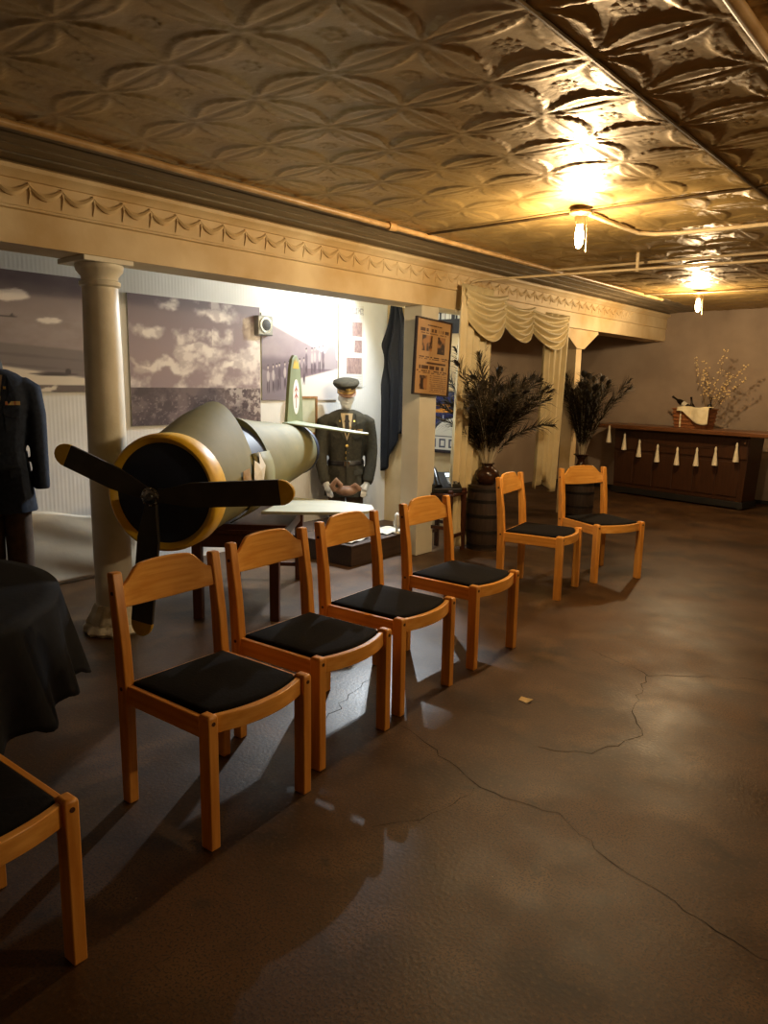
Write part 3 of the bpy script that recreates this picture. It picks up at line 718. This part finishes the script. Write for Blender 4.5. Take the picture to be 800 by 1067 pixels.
# ------------------------------------------------------------------ wall pictures
def panel(name, label, cat, y0, y1, z0, z1, paint, x=AX, th=.015, nu=120, nv=80, frame=None):
    U, V = np.meshgrid(np.linspace(0, 1, nu+1), np.linspace(0, 1, nv+1))
    colr = np.clip(paint(U, V), 0, 1)
    t = thing(name, label, cat, (x, (y0+y1)/2, z0)); hy = (y1-y0)/2; hz = z1-z0
    me = bpy.data.meshes.new('print'); vs_ = np.stack([np.full_like(U, th+.001), (U*2-1)*hy, V*hz], -1).reshape(-1, 3)
    i, j = np.meshgrid(np.arange(nu), np.arange(nv)); a = (j*(nu+1)+i).ravel(); fs = np.stack([a, a+1, a+nu+2, a+nu+1], -1)
    me.from_pydata(vs_.tolist(), [], fs.tolist()); at = me.color_attributes.new('print', 'FLOAT_COLOR', 'POINT')
    lin = np.where(colr <= .04045, colr/12.92, ((colr+.055)/1.055)**2.4).reshape(-1, 3)
    at.data.foreach_set('color', np.concatenate([lin, np.ones((len(lin), 1))], 1).astype(np.float32).ravel())
    me.materials.append(M['print']); o = bpy.data.objects.new('print', me); COL.objects.link(o); o.parent = t
    MB().box((.0, -hy, 0), (th, hy, hz)).build('backing_board', 'paper', t, smooth=0)
    if frame:
        f, fm = frame; mb = MB()
        for lo, hi in (((-hy-f, -f), (-hy, hz+f)), ((hy, -f), (hy+f, hz+f)), ((-hy, -f), (hy, 0)), ((-hy, hz), (hy, hz+f))):
            mb.box((0, lo[0], lo[1]), (th+.012, hi[0], hi[1]))
        mb.build('frame', fm, t, smooth=0)
    return t
def mix(a, b, t): t = np.clip(t, 0, 1)[..., None]; return np.array(a)*(1-t)+np.array(b)*t if not isinstance(a, np.ndarray) or a.ndim == 1 else a*(1-t)+np.array(b)*t
DARK = (.36, .31, .33); MID = (.55, .49, .50); LIGHT = (.90, .86, .83)
def ss(x, a, b): q = np.clip((x-a)/(b-a), 0, 1); return q*q*(3-2*q)
def blob(U, V, cx, cy, rx, ry): return 1-ss(np.hypot((U-cx)/rx, (V-cy)/ry), .7, 1.05)
def paint_clouds(U, V):
    n = fbm(U, V*.7, 21, 6, 5); n2 = fbm(U*.9, V*.9, 5, 5, 9)
    c = mix(np.ones(U.shape+(3,))*np.array((.60, .53, .55)), (.47, .41, .44), ss(V, .5, 1))
    d = n*.55+n2*.45+.10*(U-.5)-.10*ss(V, .55, .8)*(U < .6)
    cl = ss(d, .49, .63)*.85
    for cx, cy, rx, ry in ((.30, .93, .10, .045), (.62, .90, .14, .06), (.97, .76, .14, .14), (.12, .74, .13, .05), (.52, .60, .16, .06), (.25, .46, .3, .05), (.8, .5, .2, .05)):
        cl = np.maximum(cl, ss(1.25-np.hypot((U-cx+(n-.5)*.3)/rx, (V-cy+(n2-.5)*.2)/ry), 0, .9)*.95)
    c = mix(c, (.93, .90, .88), cl); c = mix(c, (.58, .52, .54), cl*ss(fbm(U, V, 77, 5, 14), .5, .7)*.5)
    g = mix(np.ones(U.shape+(3,))*np.array((.43, .37, .38)), (.29, .24, .26), ss(fbm(U, V, 8, 5, 14), .35, .65))
    g = mix(g, (.70, .65, .63), ss(fbm(U, V, 33, 3, 70), .60, .72)*(V < .24)*.4)
    g = mix(g, (.80, .76, .74), ss(U+V*.9+(n2-.5)*.3, .78, 1.0)*ss(fbm(U, V, 12, 4, 40), .45, .6)*.75)
    return np.where((V < .30)[..., None], g, c)
def paint_beach(U, V):
    c = mix(np.ones(U.shape+(3,))*np.array((.40, .34, .36)), (.60, .55, .55), ss(V, .95, .55))
    n = fbm(U, V, 41, 5, 8); c = mix(c, (.50, .44, .44), (n-.4)*2)
    for cx, cy, rx, ry in ((.60, .82, .07, .05), (.35, .66, .05, .04), (.95, .70, .09, .05), (.1, .8, .08, .05), (.72, .62, .05, .03)):
        c = mix(c, LIGHT, blob(U+(n-.5)*.1, V+(n-.5)*.1, cx, cy, rx, ry))
    sh = .46-.12*U; c = mix(c, (.46, .42, .43), ss(V, sh+.02, sh))
    c = mix(c, (.36, .33, .34), ss(np.sin((V+U*.12)*70)+n, 1.0, 1.6)*(V < sh)*.6)
    bt = .27-.28*(U-.3); c = mix(c, (.88, .84, .78), ss(V, bt+.02, bt))
    c = mix(c, (.40, .35, .34), (V < .06)*ss(n, .45, .5))
    for cx, cy, s in ((.72, .155, .10), (.55, .62, .05)):
        c = mix(c, (.22, .18, .2), np.maximum(blob(U, V, cx, cy, s, s*.16), blob(U, V, cx+s*.55, cy+s*.22, s*.13, s*.35)))
    return c
def paint_crew(U, V):
    n = fbm(U, V, 51, 5, 8)
    c = np.ones(U.shape+(3,))*np.array((.88, .87, .87))
    top = .93-.42*U; c = mix(c, mix(np.ones(U.shape+(3,))*np.array((.55, .50, .54)), (.66, .61, .64), n), ss(top-V, -.01, .02)*(V > .40-.14*U))
    tail = (V < .42+1.6*(U-.72))*(U > .74)*(V > .36); c = mix(c, (.62, .58, .60), tail*1.0*(U < .98))
    c = mix(c, (.48, .42, .46), (V <= .40-.02*U)*(V > .36-.35*U)*(1.0))
    c = mix(c, (.86, .84, .83), ss(.16+.25*U-V, 0, .03)*(U > .35))
    c = mix(c, (.42, .37, .42), ss(.42-U, -.05, .1)*ss(.55-V, 0, .1)*.8)
    r = np.random.default_rng(4)
    for k in range(16):
        cx = .08+.05*k+r.normal()*.01; h = .27+r.normal()*.02; cy = .13+.012*k+.1*(cx > .55)
        if cx > .82: continue
        colk = ((.36, .31, .35), (.44, .39, .43), (.70, .66, .67))[int(r.integers(0, 3))]
        c = mix(c, (.34, .29, .33), blob(U, V, cx-.008, cy+.03, .008, .09)); c = mix(c, (.34, .29, .33), blob(U, V, cx+.010, cy+.03, .008, .09))
        c = mix(c, colk, blob(U, V, cx, cy+.15, .019, .075)); c = mix(c, (.74, .68, .66), blob(U, V, cx, cy+.25, .010, .022)); c = mix(c, (.32, .27, .31), blob(U, V, cx, cy+.272, .012, .012))
    return c
def paint_news(U, V):
    c = np.ones(U.shape+(3,))*np.array((.84, .83, .80)); n = fbm(U, V, 61, 4, 30)
    c = mix(c, (.62, .61, .6), (np.abs(V-.93) < .04)*(n > .45)); c = mix(c, (.7, .69, .67), (np.sin(V*210) > .2)*(V < .87)*(U > .05)*(U < .95)*.5)
    for u0, v0, u1, v1 in ((.52, .62, .95, .8), (.62, .42, .95, .58), (.3, .16, .95, .36)): c = mix(c, mix(np.ones(U.shape+(3,))*np.array((.45, .36, .35)), (.7, .6, .57), n), ((U > u0)*(U < u1)*(V > v0)*(V < v1)).astype(float))
    return c
def paint_poster(U, V):
    n = fbm(U, V, 71, 4, 34); c = mix(np.ones(U.shape+(3,))*np.array((.70, .56, .38)), (.63, .48, .30), fbm(U, V, 3, 4, 6))
    ink = (.26, .15, .09)
    for v, h, a, b in ((.93, .008, .3, .75), (.865, .022, .08, .95), (.82, .007, .12, .9), (.50, .006, .1, .95), (.475, .006, .1, .9), (.42, .014, .3, .9), (.36, .026, .08, .95), (.31, .008, .05, .95), (.285, .006, .1, .9)):
        c = mix(c, ink, (np.abs(V-v) < h)*(U > a)*(U < b)*(fbm(U, V*0+v, int(v*1000), 2, 22) > .42)*.9)
    c = mix(c, ink, (np.sin(V*230) > .1)*(V < .27)*(V > .03)*(U > .45)*(U < .95)*(n > .35)*.45)
    for u0, v0, u1, v1 in ((.17, .58, .47, .79), (.62, .56, .85, .79), (.15, .06, .38, .25)): c = mix(c, mix(np.ones(U.shape+(3,))*np.array((.20, .12, .08)), (.6, .42, .24), ss(fbm(U, V, int(u0*100), 3, 9), .42, .62)), ((U > u0)*(U < u1)*(V > v0)*(V < v1)).astype(float))
    return c
def paint_green(U, V):
    return mix(np.ones(U.shape+(3,))*np.array((.80, .80, .72)), (.68, .70, .60), fbm(U, V, 81, 4, 5))
def paint_sign(U, V):
    c = np.ones(U.shape+(3,))*np.array((.10, .13, .36))
    c = mix(c, (.80, .52, .12), ((V > .66)*(V < .80)*(np.abs(U-.55) < .35+.25*np.sin(V*40))).astype(float))
    c = mix(c, (.72, .74, .78), ((V > .46)*(V < .62)*(np.abs(((U*3) % 1)-.5) < .07)).astype(float))
    arc = np.hypot(U-.95, (V-.16)*1.9); c = mix(c, (.82, .80, .74), (arc < .85).astype(float)); c = mix(c, (.12, .13, .2), ((arc > .80)*(arc < .87)).astype(float))
    c = mix(c, (.84, .82, .77), (V < .26).astype(float)); c = mix(c, (.16, .15, .18), ((np.abs(V-.26) < .008)+(V < .035)).astype(float))
    for k in range(3):                                                    # U D O
        cx = .2+.3*k; du, dv = (U-cx)/.10, (V-.145)/.075
        box_ = np.maximum(np.abs(du), np.abs(dv)); ring = (box_ < 1)*(box_ > .62)
        if k == 0: ring = ring*(~((dv > .6)*(np.abs(du) < .62)))
        c = mix(c, (.30, .30, .36), ring.astype(float))
    return c
def pictures():
    panel('wall_photograph', 'big sepia photograph of cloudy sky over a tented field, behind the aeroplane nose', 'picture', 3.13, 4.42, 1.14, 2.14, paint_clouds, nu=200, nv=150)
    panel('wall_photograph', 'big sepia photograph of planes flying over a beach, left of the round column', 'picture', 1.2, 3.06, 1.40, 2.20, paint_beach, nu=180, nv=90)
    panel('wall_photograph', 'pale photograph of an aircrew beside a plane, behind the tail fin', 'picture', 4.44, 5.42, 1.33, 2.10, paint_crew, nu=150, nv=100)
    panel('newspaper_poster', 'tall white newspaper sheet with small photographs above the officer mannequin', 'poster', 5.44, 5.80, 1.46, 2.27, paint_news, nu=60, nv=160)
    panel('framed_print', 'small pale print in an oak frame, partly behind the tail fin', 'picture', 4.78, 5.08, 1.02, 1.345, paint_green, x=AX+.03, nu=20, nv=20, frame=(.02, 'frame'))
    p = panel('hanging_poster', 'old brown newspaper poster in a dark frame hung askew on the white pier', 'poster', 4.93, 5.41, 1.415, 2.03, paint_poster, x=BX1+.004, nu=110, nv=180, frame=(.012, 'darkframe'))
    p.rotation_euler = (R(-3.2), 0, 0)
    q = panel('blue_sign', 'blue and yellow sign with white lettered foot, in the gap beside the curtain', 'sign', -.2, .2, .82, 1.42, paint_sign, nu=80, nv=140, frame=(.012, 'darkframe'))
    q.location = (-4.42, 6.195, .82); q.rotation_euler = (0, 0, R(-90))
    d = panel('dark_sign', 'black sign with pale lettering high up in the gap beside the curtain', 'sign', -.2, .2, 2.0, 2.24, lambda U, V: np.where(((np.abs(V-.72) < .12)*(fbm(U, V*0+.4, 9, 2, 30) > .45))[..., None], np.array((.8, .8, .78)), np.array((.07, .06, .08))), nu=80, nv=40)
    d.location = (-4.42, 6.195, 2.0); d.rotation_euler = (0, 0, R(-90))
pictures()
def speaker():
    t = thing('wall_speaker', 'small grey box speaker with round grille on the white wall', 'speaker', (AX, 4.44, 1.985))
    MB().box((0, -.085, -.085), (.075, .085, .085)).build('box', 'grey', t, smooth=0, bevel=.01)
    T = Matrix.Translation((.075, 0, .005)) @ Matrix.Rotation(PI/2, 4, 'Y')
    MB().lathe([(.062, -.002), (.062, .006), (.05, .008), (.03, .012), (.01, .014)], 28, T=T).build('grille', 'grille', t)
    MB().lathe([(.060, .0), (.068, .0), (.068, .008), (.060, .008)], 28, T=T).build('rim', 'chrome', t)
speaker()
def plastic_sheet():
    def fn(u, v):
        z = .02+(.50+.05*math.sin(u*6))*v
        return (.022+.008*math.sin(u*9+v*4)*(1-v)+.006*math.sin(v*13+u*7)+.012*(1-v), (u-.5)*1.15, z)
    o = MB().grid(fn, 40, 24).build('plastic_sheet', 'plastic', smooth=60, loc=(AX, 2.55, 0), solid=.003); tag(o, 'crumpled dusty sheet leaning on the wall between uniform form and column', 'sheet')
plastic_sheet()

# ------------------------------------------------------------------ curtains
def drape(name, label, mat, x, ytop, ybot, ztop, zbot, folds, amp=.035, hem=0, seed=0):
    def fn(u, v):
        y = (ytop[0]+(ytop[1]-ytop[0])*u)*(1-v)+(ybot[0]+(ybot[1]-ybot[0])*u)*v
        zb = zbot+hem*math.sin(u*7+seed)+hem*1.2*(u-.5)
        return (amp*math.sin(u*2*PI*folds+seed+v*.8)*(.5+.5*v)+.004*math.sin(u*31+seed), y-ytop[0], ztop+(zb-ztop)*v)
    o = MB().grid(fn, 90, 30).build(name, mat, smooth=180, loc=(x, ytop[0], 0), solid=.004)
    return tag(o, label, 'curtain')
drape('ivory_curtain', 'ivory curtain panel at the left side of the opening, behind the first feather vase', 'drape', -3.765, (5.46, 5.98), (5.36, 5.86), 2.36, .03, 5, seed=1)
drape('ivory_curtain', 'ivory curtain panel at the right side of the opening, ending above the floor', 'drape', -3.765, (7.0, 7.52), (6.95, 7.38), 2.25, .44, 4, hem=-.06, seed=2)
def swags():
    mb = MB()
    for y0, y1, zt, dp in ((5.52, 6.22, 2.33, .40), (6.14, 6.75, 2.27, .32), (6.68, 7.50, 2.25, .34)):
        def fn(u, v, y0=y0, y1=y1, zt=zt, dp=dp):
            s = math.sin(PI*u); w = 1-.12*v*(1-s)
            y = y0+(y1-y0)*(.5+(u-.5)*w)
            z = zt-.04*s-dp*(.70+.30*s)*v
            fold = math.sin(v*2*PI*4.2)
            return (.115+.045*s*(.4+.6*v)+.028*fold*(.35+.65*s), y-5.5, z)
        mb.grid(fn, 36, 44)
    tag(mb.build('swag_valance', 'drape', smooth=180, loc=(BX1, 5.5, 0), solid=.004), 'ivory valance draped in three swags along the beam over the opening', 'valance')
swags()
def dark_curtain():
    def fn(u, v):
        wl = .30+.0*v; bulge = .09*math.exp(-((v-.36)/.12)**2)
        y = -.02-.03*math.sin(u*2*PI*2.5+v*2)
        x = -.02 -.10*ss1(v) + u*(.12+.20*ss1(v)+0*wl) - bulge*(1-u)
        z = 2.38-(1.72+.12*math.sin(u*5+1)*1-.25*u)*v
        return (x, y, z)
    def ss1(v): q = min(1, v/.35); return q*q*(3-2*q)
    o = MB().grid(fn, 40, 40).build('dark_curtain', 'navy_cloth', smooth=180, loc=(-5.07, 6.16, 0), solid=.004); tag(o, 'dark navy curtain gathered at the end of the white alcove', 'curtain')
dark_curtain()
o = drape('black_curtain', 'narrow black curtain hanging deep inside the opening', 'navy_cloth', -5.55, (8.35, 8.62), (8.35, 8.62), 2.3, .02, 3, amp=.03, seed=4)

# ------------------------------------------------------------------ telephone stool, kegs and feather vases
def phone_stool():
    t = thing('dark_stool', 'small dark wooden stool with the telephone on it, beside the pier', 'stool', (-3.84, 5.42, 0), R(8))
    MB().box((-.16, -.16, .52), (.16, .16, .545)).build('seat', 'darkwood', t, smooth=0, bevel=.006)
    for x in (-.135, .135):
        for y in (-.135, .135): MB().loft([[(x-.018, y-.018, z), (x+.018, y-.018, z), (x+.018, y+.018, z), (x-.018, y+.018, z)] for z in (0, .575)]).build('leg', 'darkwood', t, smooth=0, bevel=.003)
    for x in (-.135, .135): MB().box((x-.009, -.125, .14), (x+.009, .125, .17)).build('stretcher', 'darkwood', t, smooth=0)
    for y in (-.135, .135): MB().box((-.125, y-.009, .22), (.125, y+.009, .25)).build('stretcher', 'darkwood', t, smooth=0); MB().box((-.125, y-.009, .45), (.125, y+.009, .52)).build('apron', 'darkwood', t, smooth=0)
    p = thing('telephone', 'black desk telephone with a small lit screen on the dark stool', 'telephone', (-3.84, 5.42, .545), R(52))
    prof = [(-.10, 0), (.10, 0), (.10, .035), (.08, .05), (-.08, .14), (-.10, .12)]
    MB().add([(-.11, y, z) for y, z in prof]+[(.11, y, z) for y, z in prof], [tuple(range(6)), tuple(reversed(range(6, 12)))]+[(i, i+6, (i+1) % 6+6, (i+1) % 6) for i in range(6)],
             T=Matrix.Rotation(PI, 4, 'Z')).build('base', 'blackplastic', p, smooth=0, bevel=.006)
    p.scale = (1.2, 1.2, 1.2)
    sl = math.atan2(.09, .16); T = Matrix.Translation((.03, .0, .097)) @ Matrix.Rotation(sl, 4, 'X')
    MB().box((-.015, .02, 0), (.06, .065, .004), T=T).build('screen', 'screen', p, smooth=0)
    k = MB()
    for i in range(3):
        for j in range(4): k.box((-.015+i*.026, -.07+j*.02, 0), (.003+i*.026, -.057+j*.02, .005), T=T)
    k.build('keypad', 'grey', p, smooth=0)
    MB().tube([(-.075, .10, .135), (-.075, .085, .17), (-.075, 0, .15), (-.075, -.085, .075), (-.075, -.105, .05)], [.03, .024, .017, .022, .03], 12).build('handset', 'blackplastic', p, smooth=60)
phone_stool()
def keg(label, loc, r, h, hoops):
    t = thing('wooden_keg', label, 'keg', loc)
    pr = [(r*(.90+.10*math.sin(PI*q)), h*q) for q in np.linspace(0, 1, 13)]
    MB().lathe(pr, 40, wob=lambda k, z: 1-.01*(k % 4 == 0)).build('staves', 'drum', t, smooth=30)
    for q in hoops:
        rr = r*(.90+.10*math.sin(PI*q))+.004
        MB().lathe([(rr-.006, h*q-.016), (rr, h*q-.014), (rr, h*q+.014), (rr-.006, h*q+.016)], 40).build('hoop', 'hoop', t)
    MB().lathe([(r*.86, h-.002), (r*.93, h), (r*.93, h+.012), (r*.86, h+.012)], 40).build('lid', 'drum', t)
    return t
def vase(label, loc, prof):
    t = thing('flower_vase', label, 'vase', loc)
    MB().lathe(prof, 40).build('body', 'vase', t, smooth=60)
    r, z = prof[-1]; MB().lathe([(r-.008, z-.006), (r+.004, z-.004), (r+.004, z+.006), (r-.01, z+.004)], 40).build('lip', 'vase', t, smooth=60)
    return t
def feathers(label, group, base, n, spread, lens, lean=(0, 0), big=None):
    rnd = random.Random(int(base[1]*100))
    for k in range(n):
        a = rnd.uniform(0, 2*PI); tilt = spread*math.sqrt(rnd.random()); L = rnd.uniform(*lens)
        if big and k < len(big): a, tilt, L = big[k]
        dx, dy = math.cos(a), math.sin(a); pts = []; m = 14
        for i in range(m+1):
            q = i/m; s = L*q; rad = s*math.sin(tilt)*(.35+.65*q) ; zz = s*math.cos(tilt*(.5+.5*q)) - .16*L*tilt*q**3
            pts.append(Vector((dx*(rad+.012*(1-q))+lean[0]*q, dy*(rad+.012*(1-q))+lean[1]*q, zz)))
        t = thing('peacock_feather', label, 'feather', base, 0, group)
        MB().tube(pts, [.0028-.0018*i/m for i in range(m+1)], 5).build('quill', 'quill', t, smooth=60)
        mb = MB(); N = 140
        for i in range(N):
            q = .26+.74*i/N; f = q*m; j = min(int(f), m-1); p = pts[j].lerp(pts[j+1], f-j); d = (pts[j+1]-pts[j]).normalized()
            w = (.115+.075*rnd.random())*math.sin(min(1, (q-.22)*3.0)*PI/2)*(1 if q < .9 else 1-(q-.9)*4.5)
            az = rnd.uniform(0, 2*PI); u = d.orthogonal().normalized(); u = (Matrix.Rotation(az, 3, d) @ u)
            e = p+(u*.75+d*.65).normalized()*w; md = p.lerp(e, .5)+d*.008+Vector((0, 0, .004)); e.z -= .012
            s = d.cross(u)*.0042
            mb.add([p-s, p+s, md+s*.8, md-s*.8, e], [(0, 1, 2, 3), (3, 2, 4)])
        mb.build('barbs', 'feather', t, smooth=0)
        e = pts[-1]; d = (pts[-1]-pts[-2]).normalized(); u = d.orthogonal().normalized()
        ey = MB(); ring = []
        T = Matrix.Translation(e-d*.02) @ d.to_track_quat('Z', 'Y').to_matrix().to_4x4()
        ey.ball((0, 0, .012), (.034, .008, .040), 10, T=T); ey.build('eye', 'eye', t, smooth=60)
def feather_vases():
    keg('tall dark keg under the round vase, in front of the left curtain', (-3.62, 5.78, 0), .185, .585, (.08, .3, .55, .78, .95))
    vase('round brown glazed vase on the tall keg', (-3.62, 5.78, .597), [(.055, 0), (.075, .01), (.105, .05), (.115, .085), (.105, .125), (.07, .155), (.052, .165), (.05, .18), (.062, .195)])
    feathers('dark peacock feather in the round brown vase', 'feathers in the round vase', (-3.62, 5.78, .70), 38, .62, (.75, 1.15),
             big=[(R(60), .42, 1.05), (R(200), .28, 1.22), (R(250), .35, 1.12), (R(45), .62, .95), (R(35), .80, .80), (R(230), .75, .85), (R(150), .2, 1.2)])
    keg('small wooden keg with iron hoops under the flared vase, behind the end chair', (-3.72, 7.95, 0), .17, .44, (.1, .32, .68, .9))
    vase('dark flared vase on the small keg behind the end chair', (-3.72, 7.95, .452), [(.05, 0), (.065, .01), (.085, .06), (.08, .11), (.045, .18), (.038, .22), (.055, .25), (.085, .28)])
    feathers('dark peacock feather in the flared vase behind the end chair', 'feathers in the flared vase', (-3.72, 7.95, .60), 32, .33, (.85, 1.15),
             big=[(R(20), .46, 1.1), (R(230), .30, 1.2), (R(30), .42, 1.15)])
feather_vases()

# ------------------------------------------------------------------ bar counter
def bar():
    A = R(-11); t = thing('bar_counter', 'dark wooden bar counter with panelled front against the far wall', 'bar', (-4.28, 10.26, 0), A)
    L = 1.86; D = .36
    def body(z0, z1, x0b, x1b, x0t, x1t, y0b, y0t):
        return [[(x0b, y0b, z0), (x1b, y0b, z0), (x1b, D, z0), (x0b, D, z0)], [(x0t, y0t, z1), (x1t, y0t, z1), (x1t, D, z1), (x0t, D, z1)]]
    MB().loft(body(.10, .93, 0, L, -.02, L+.05, 0.0, -.02)).build('body', 'bar_wood', t, smooth=0, bevel=.006)
    MB().loft(body(.02, .10, -.03, L+.03, -.02, L+.02, -.03, -.02)).build('plinth', 'blackpaint', t, smooth=0, bevel=.006)
    n = 6
    for k in range(n):
        x0 = .03+k*(L-.06)/n; x1 = x0+(L-.06)/n-.03
        MB().box((x0, -.016, .16), (x1, .0, .60)).build('front_panel', 'bar_wood', t, smooth=0, bevel=.006)
    MB().box((-.0, -.03, .64), (L+.03, .0, .90)).build('upper_rail', 'bar_wood', t, smooth=0, bevel=.005)
    MB().box((-.28, -.16, .93), (L+.75, D+.03, .985)).build('bar_top', 'bar_top', t, smooth=0, bevel=.01)
    for x in (.05, L-.05): MB().lathe([(.03, 0), (.03, .02)], 16, T=Matrix.Translation((x, .05, 0))).build('foot_glide', 'chrome', t)
    # tasselled string
    g = thing('tassel_garland', 'garland of ivory tassels strung across the bar front', 'garland', (-4.28, 10.26, 0), A)
    xs = [-.01, .18, .42, .70, .99, 1.26, 1.51, 1.775]; zs = [.74, .645, .565, .52, .505, .52, .55, .62]
    pts = [(-.27, -.165, .92)]+[(x, -.05 if i else -.155, z+.23) for i, (x, z) in enumerate(zip(xs, zs))]+[(1.86, -.05, .93)]
    MB().tube(pts, .003, 6).build('string', 'belt', g)
    for i, (x, z) in enumerate(zip(xs, zs)):
        y = -.055 if i else -.155
        MB().lathe([(.004, .23), (.011, .215), (.015, .19), (.012, .175), (.02, .11), (.034, -.01), (.03, -.012)], 16, T=Matrix.Translation((x, y-.02, z)) , wob=lambda k, q: 1+.1*(k % 2)).build('tassel', 'tassel', g, smooth=60)
bar()
def bar_things():
    A = R(-11); T0 = Matrix.Translation((-4.28, 10.26, .985)) @ Matrix.Rotation(A, 4, 'Z')
    def wpos(x, y, z=0): return T0 @ Vector((x, y, z))
    t = thing('wicker_basket', 'rectangular brown wicker basket on the bar top', 'basket', wpos(1.08, .12), A)
    def ring(w, d, z): return [(-w, -d, z), (w, -d, z), (w, d, z), (-w, d, z)]
    mb = MB(); mb.loft([ring(.21, .12, 0), ring(.24, .14, .26), ring(.225, .125, .26), ring(.195, .105, .02)]); mb.build('body', 'wicker', t, smooth=0, bevel=.006)
    for z in (.05, .10, .15, .20, .25):
        w = .21+.03*z/.26+.004; d = .12+.02*z/.26+.004
        MB().tube([(-w, -d, z), (w, -d, z), (w, d, z), (-w, d, z), (-w, -d, z)], .009, 6).build('weave_band', 'wicker', t)
    MB().box((-.13, -.142, .01), (-.115, -.128, .27)).build('strap', 'linen', t)
    def fn(u, v):
        x = -.16+.43*u; q = v
        if q < .5: return (x, -.10+.0*u+.2*(.5-q)-.02, .275+.01*math.sin(u*9))
        s = (q-.5)*2; ln = .05+.17*max(0, math.sin((u-.2)*2.4))
        return (x, -.170-.010*math.sin(u*11)-.01*s, .275-ln*s)
    c = MB().grid(fn, 30, 20).build('linen_cloth', 'linen', smooth=180, solid=.004, loc=wpos(1.08, .12), rot=(0, 0, A)); tag(c, 'cream cloth hanging over the basket edge', 'cloth')
    bp = [(.034, 0), (.036, .01), (.036, .15), (.03, .18), (.014, .21), (.012, .27), (.015, .275), (.015, .29), (.01, .292)]
    g = 'dark bottles in the basket'
    for x, y, tl, lab in ((-.03, .02, -10, 'dark bottle standing upright in the middle of the basket'), (.15, .05, 6, 'dark bottle at the right end of the basket'), (-.10, .03, -60, 'dark bottle lying slanted in the basket')):
        b = thing('dark_bottle', lab, 'bottle', wpos(1.08+x, .12+y, .12 if tl > -50 else .26), 0, g); b.rotation_euler = (0, R(tl), A)
        MB().lathe(bp, 20).build('glass', 'bottle', b, smooth=40)
        MB().lathe([(.0365, .05), (.0372, .052), (.0372, .11), (.0365, .112)], 20).build('label_band', 'paper', b)
    t = thing('dried_branch', 'spray of dried flowering twigs rising from the basket', 'dried flowers', wpos(1.22, .16, .05), A)
    rnd = random.Random(3); st = MB(); bd = MB()
    for ax, L in ((-.22, .78), (-.10, .70), (.12, .86), (.55, .80), (.62, .68), (.34, .62)):
        p = Vector((0, 0, .1)); pts = [p.copy()]; d = Vector((math.sin(ax), .05*rnd.gauss(0, 1), math.cos(ax)))
        for i in range(12):
            d = (d+Vector((rnd.gauss(0, .05)+.02*ax*2, rnd.gauss(0, .03)-.0, rnd.gauss(0, .03)))).normalized(); d.y = max(-.2, min(.06, d.y)); p = p+d*L/12; pts.append(p.copy())
            if i > 3:
                for _ in range(4):
                    o_ = Vector((rnd.gauss(0, .022), rnd.gauss(0, .015), rnd.gauss(0, .022))); bd.ball(p+o_, rnd.uniform(.006, .012), 5); st.tube([p, p+o_], .0012, 4)
        st.tube(pts, [.0045-.003*i/12 for i in range(13)], 6)
    st.build('twigs', 'twig', t); b = bd.build('buds', 'bud', t); b['kind'] = 'stuff'
bar_things()

# ------------------------------------------------------------------ litter
def litter():
    o = MB().add([(-.03, -.015, .001), (.02, -.025, .001), (.035, .01, .014), (-.005, .025, .003), (-.03, .01, .01)], [(0, 1, 2), (0, 2, 3), (0, 3, 4)]).build('paper_scrap', 'bud', smooth=0, solid=.002, loc=(-1.62, 3.02, .001))
    tag(o, 'small scrap of pale paper lying on the open concrete floor', 'litter')
litter()
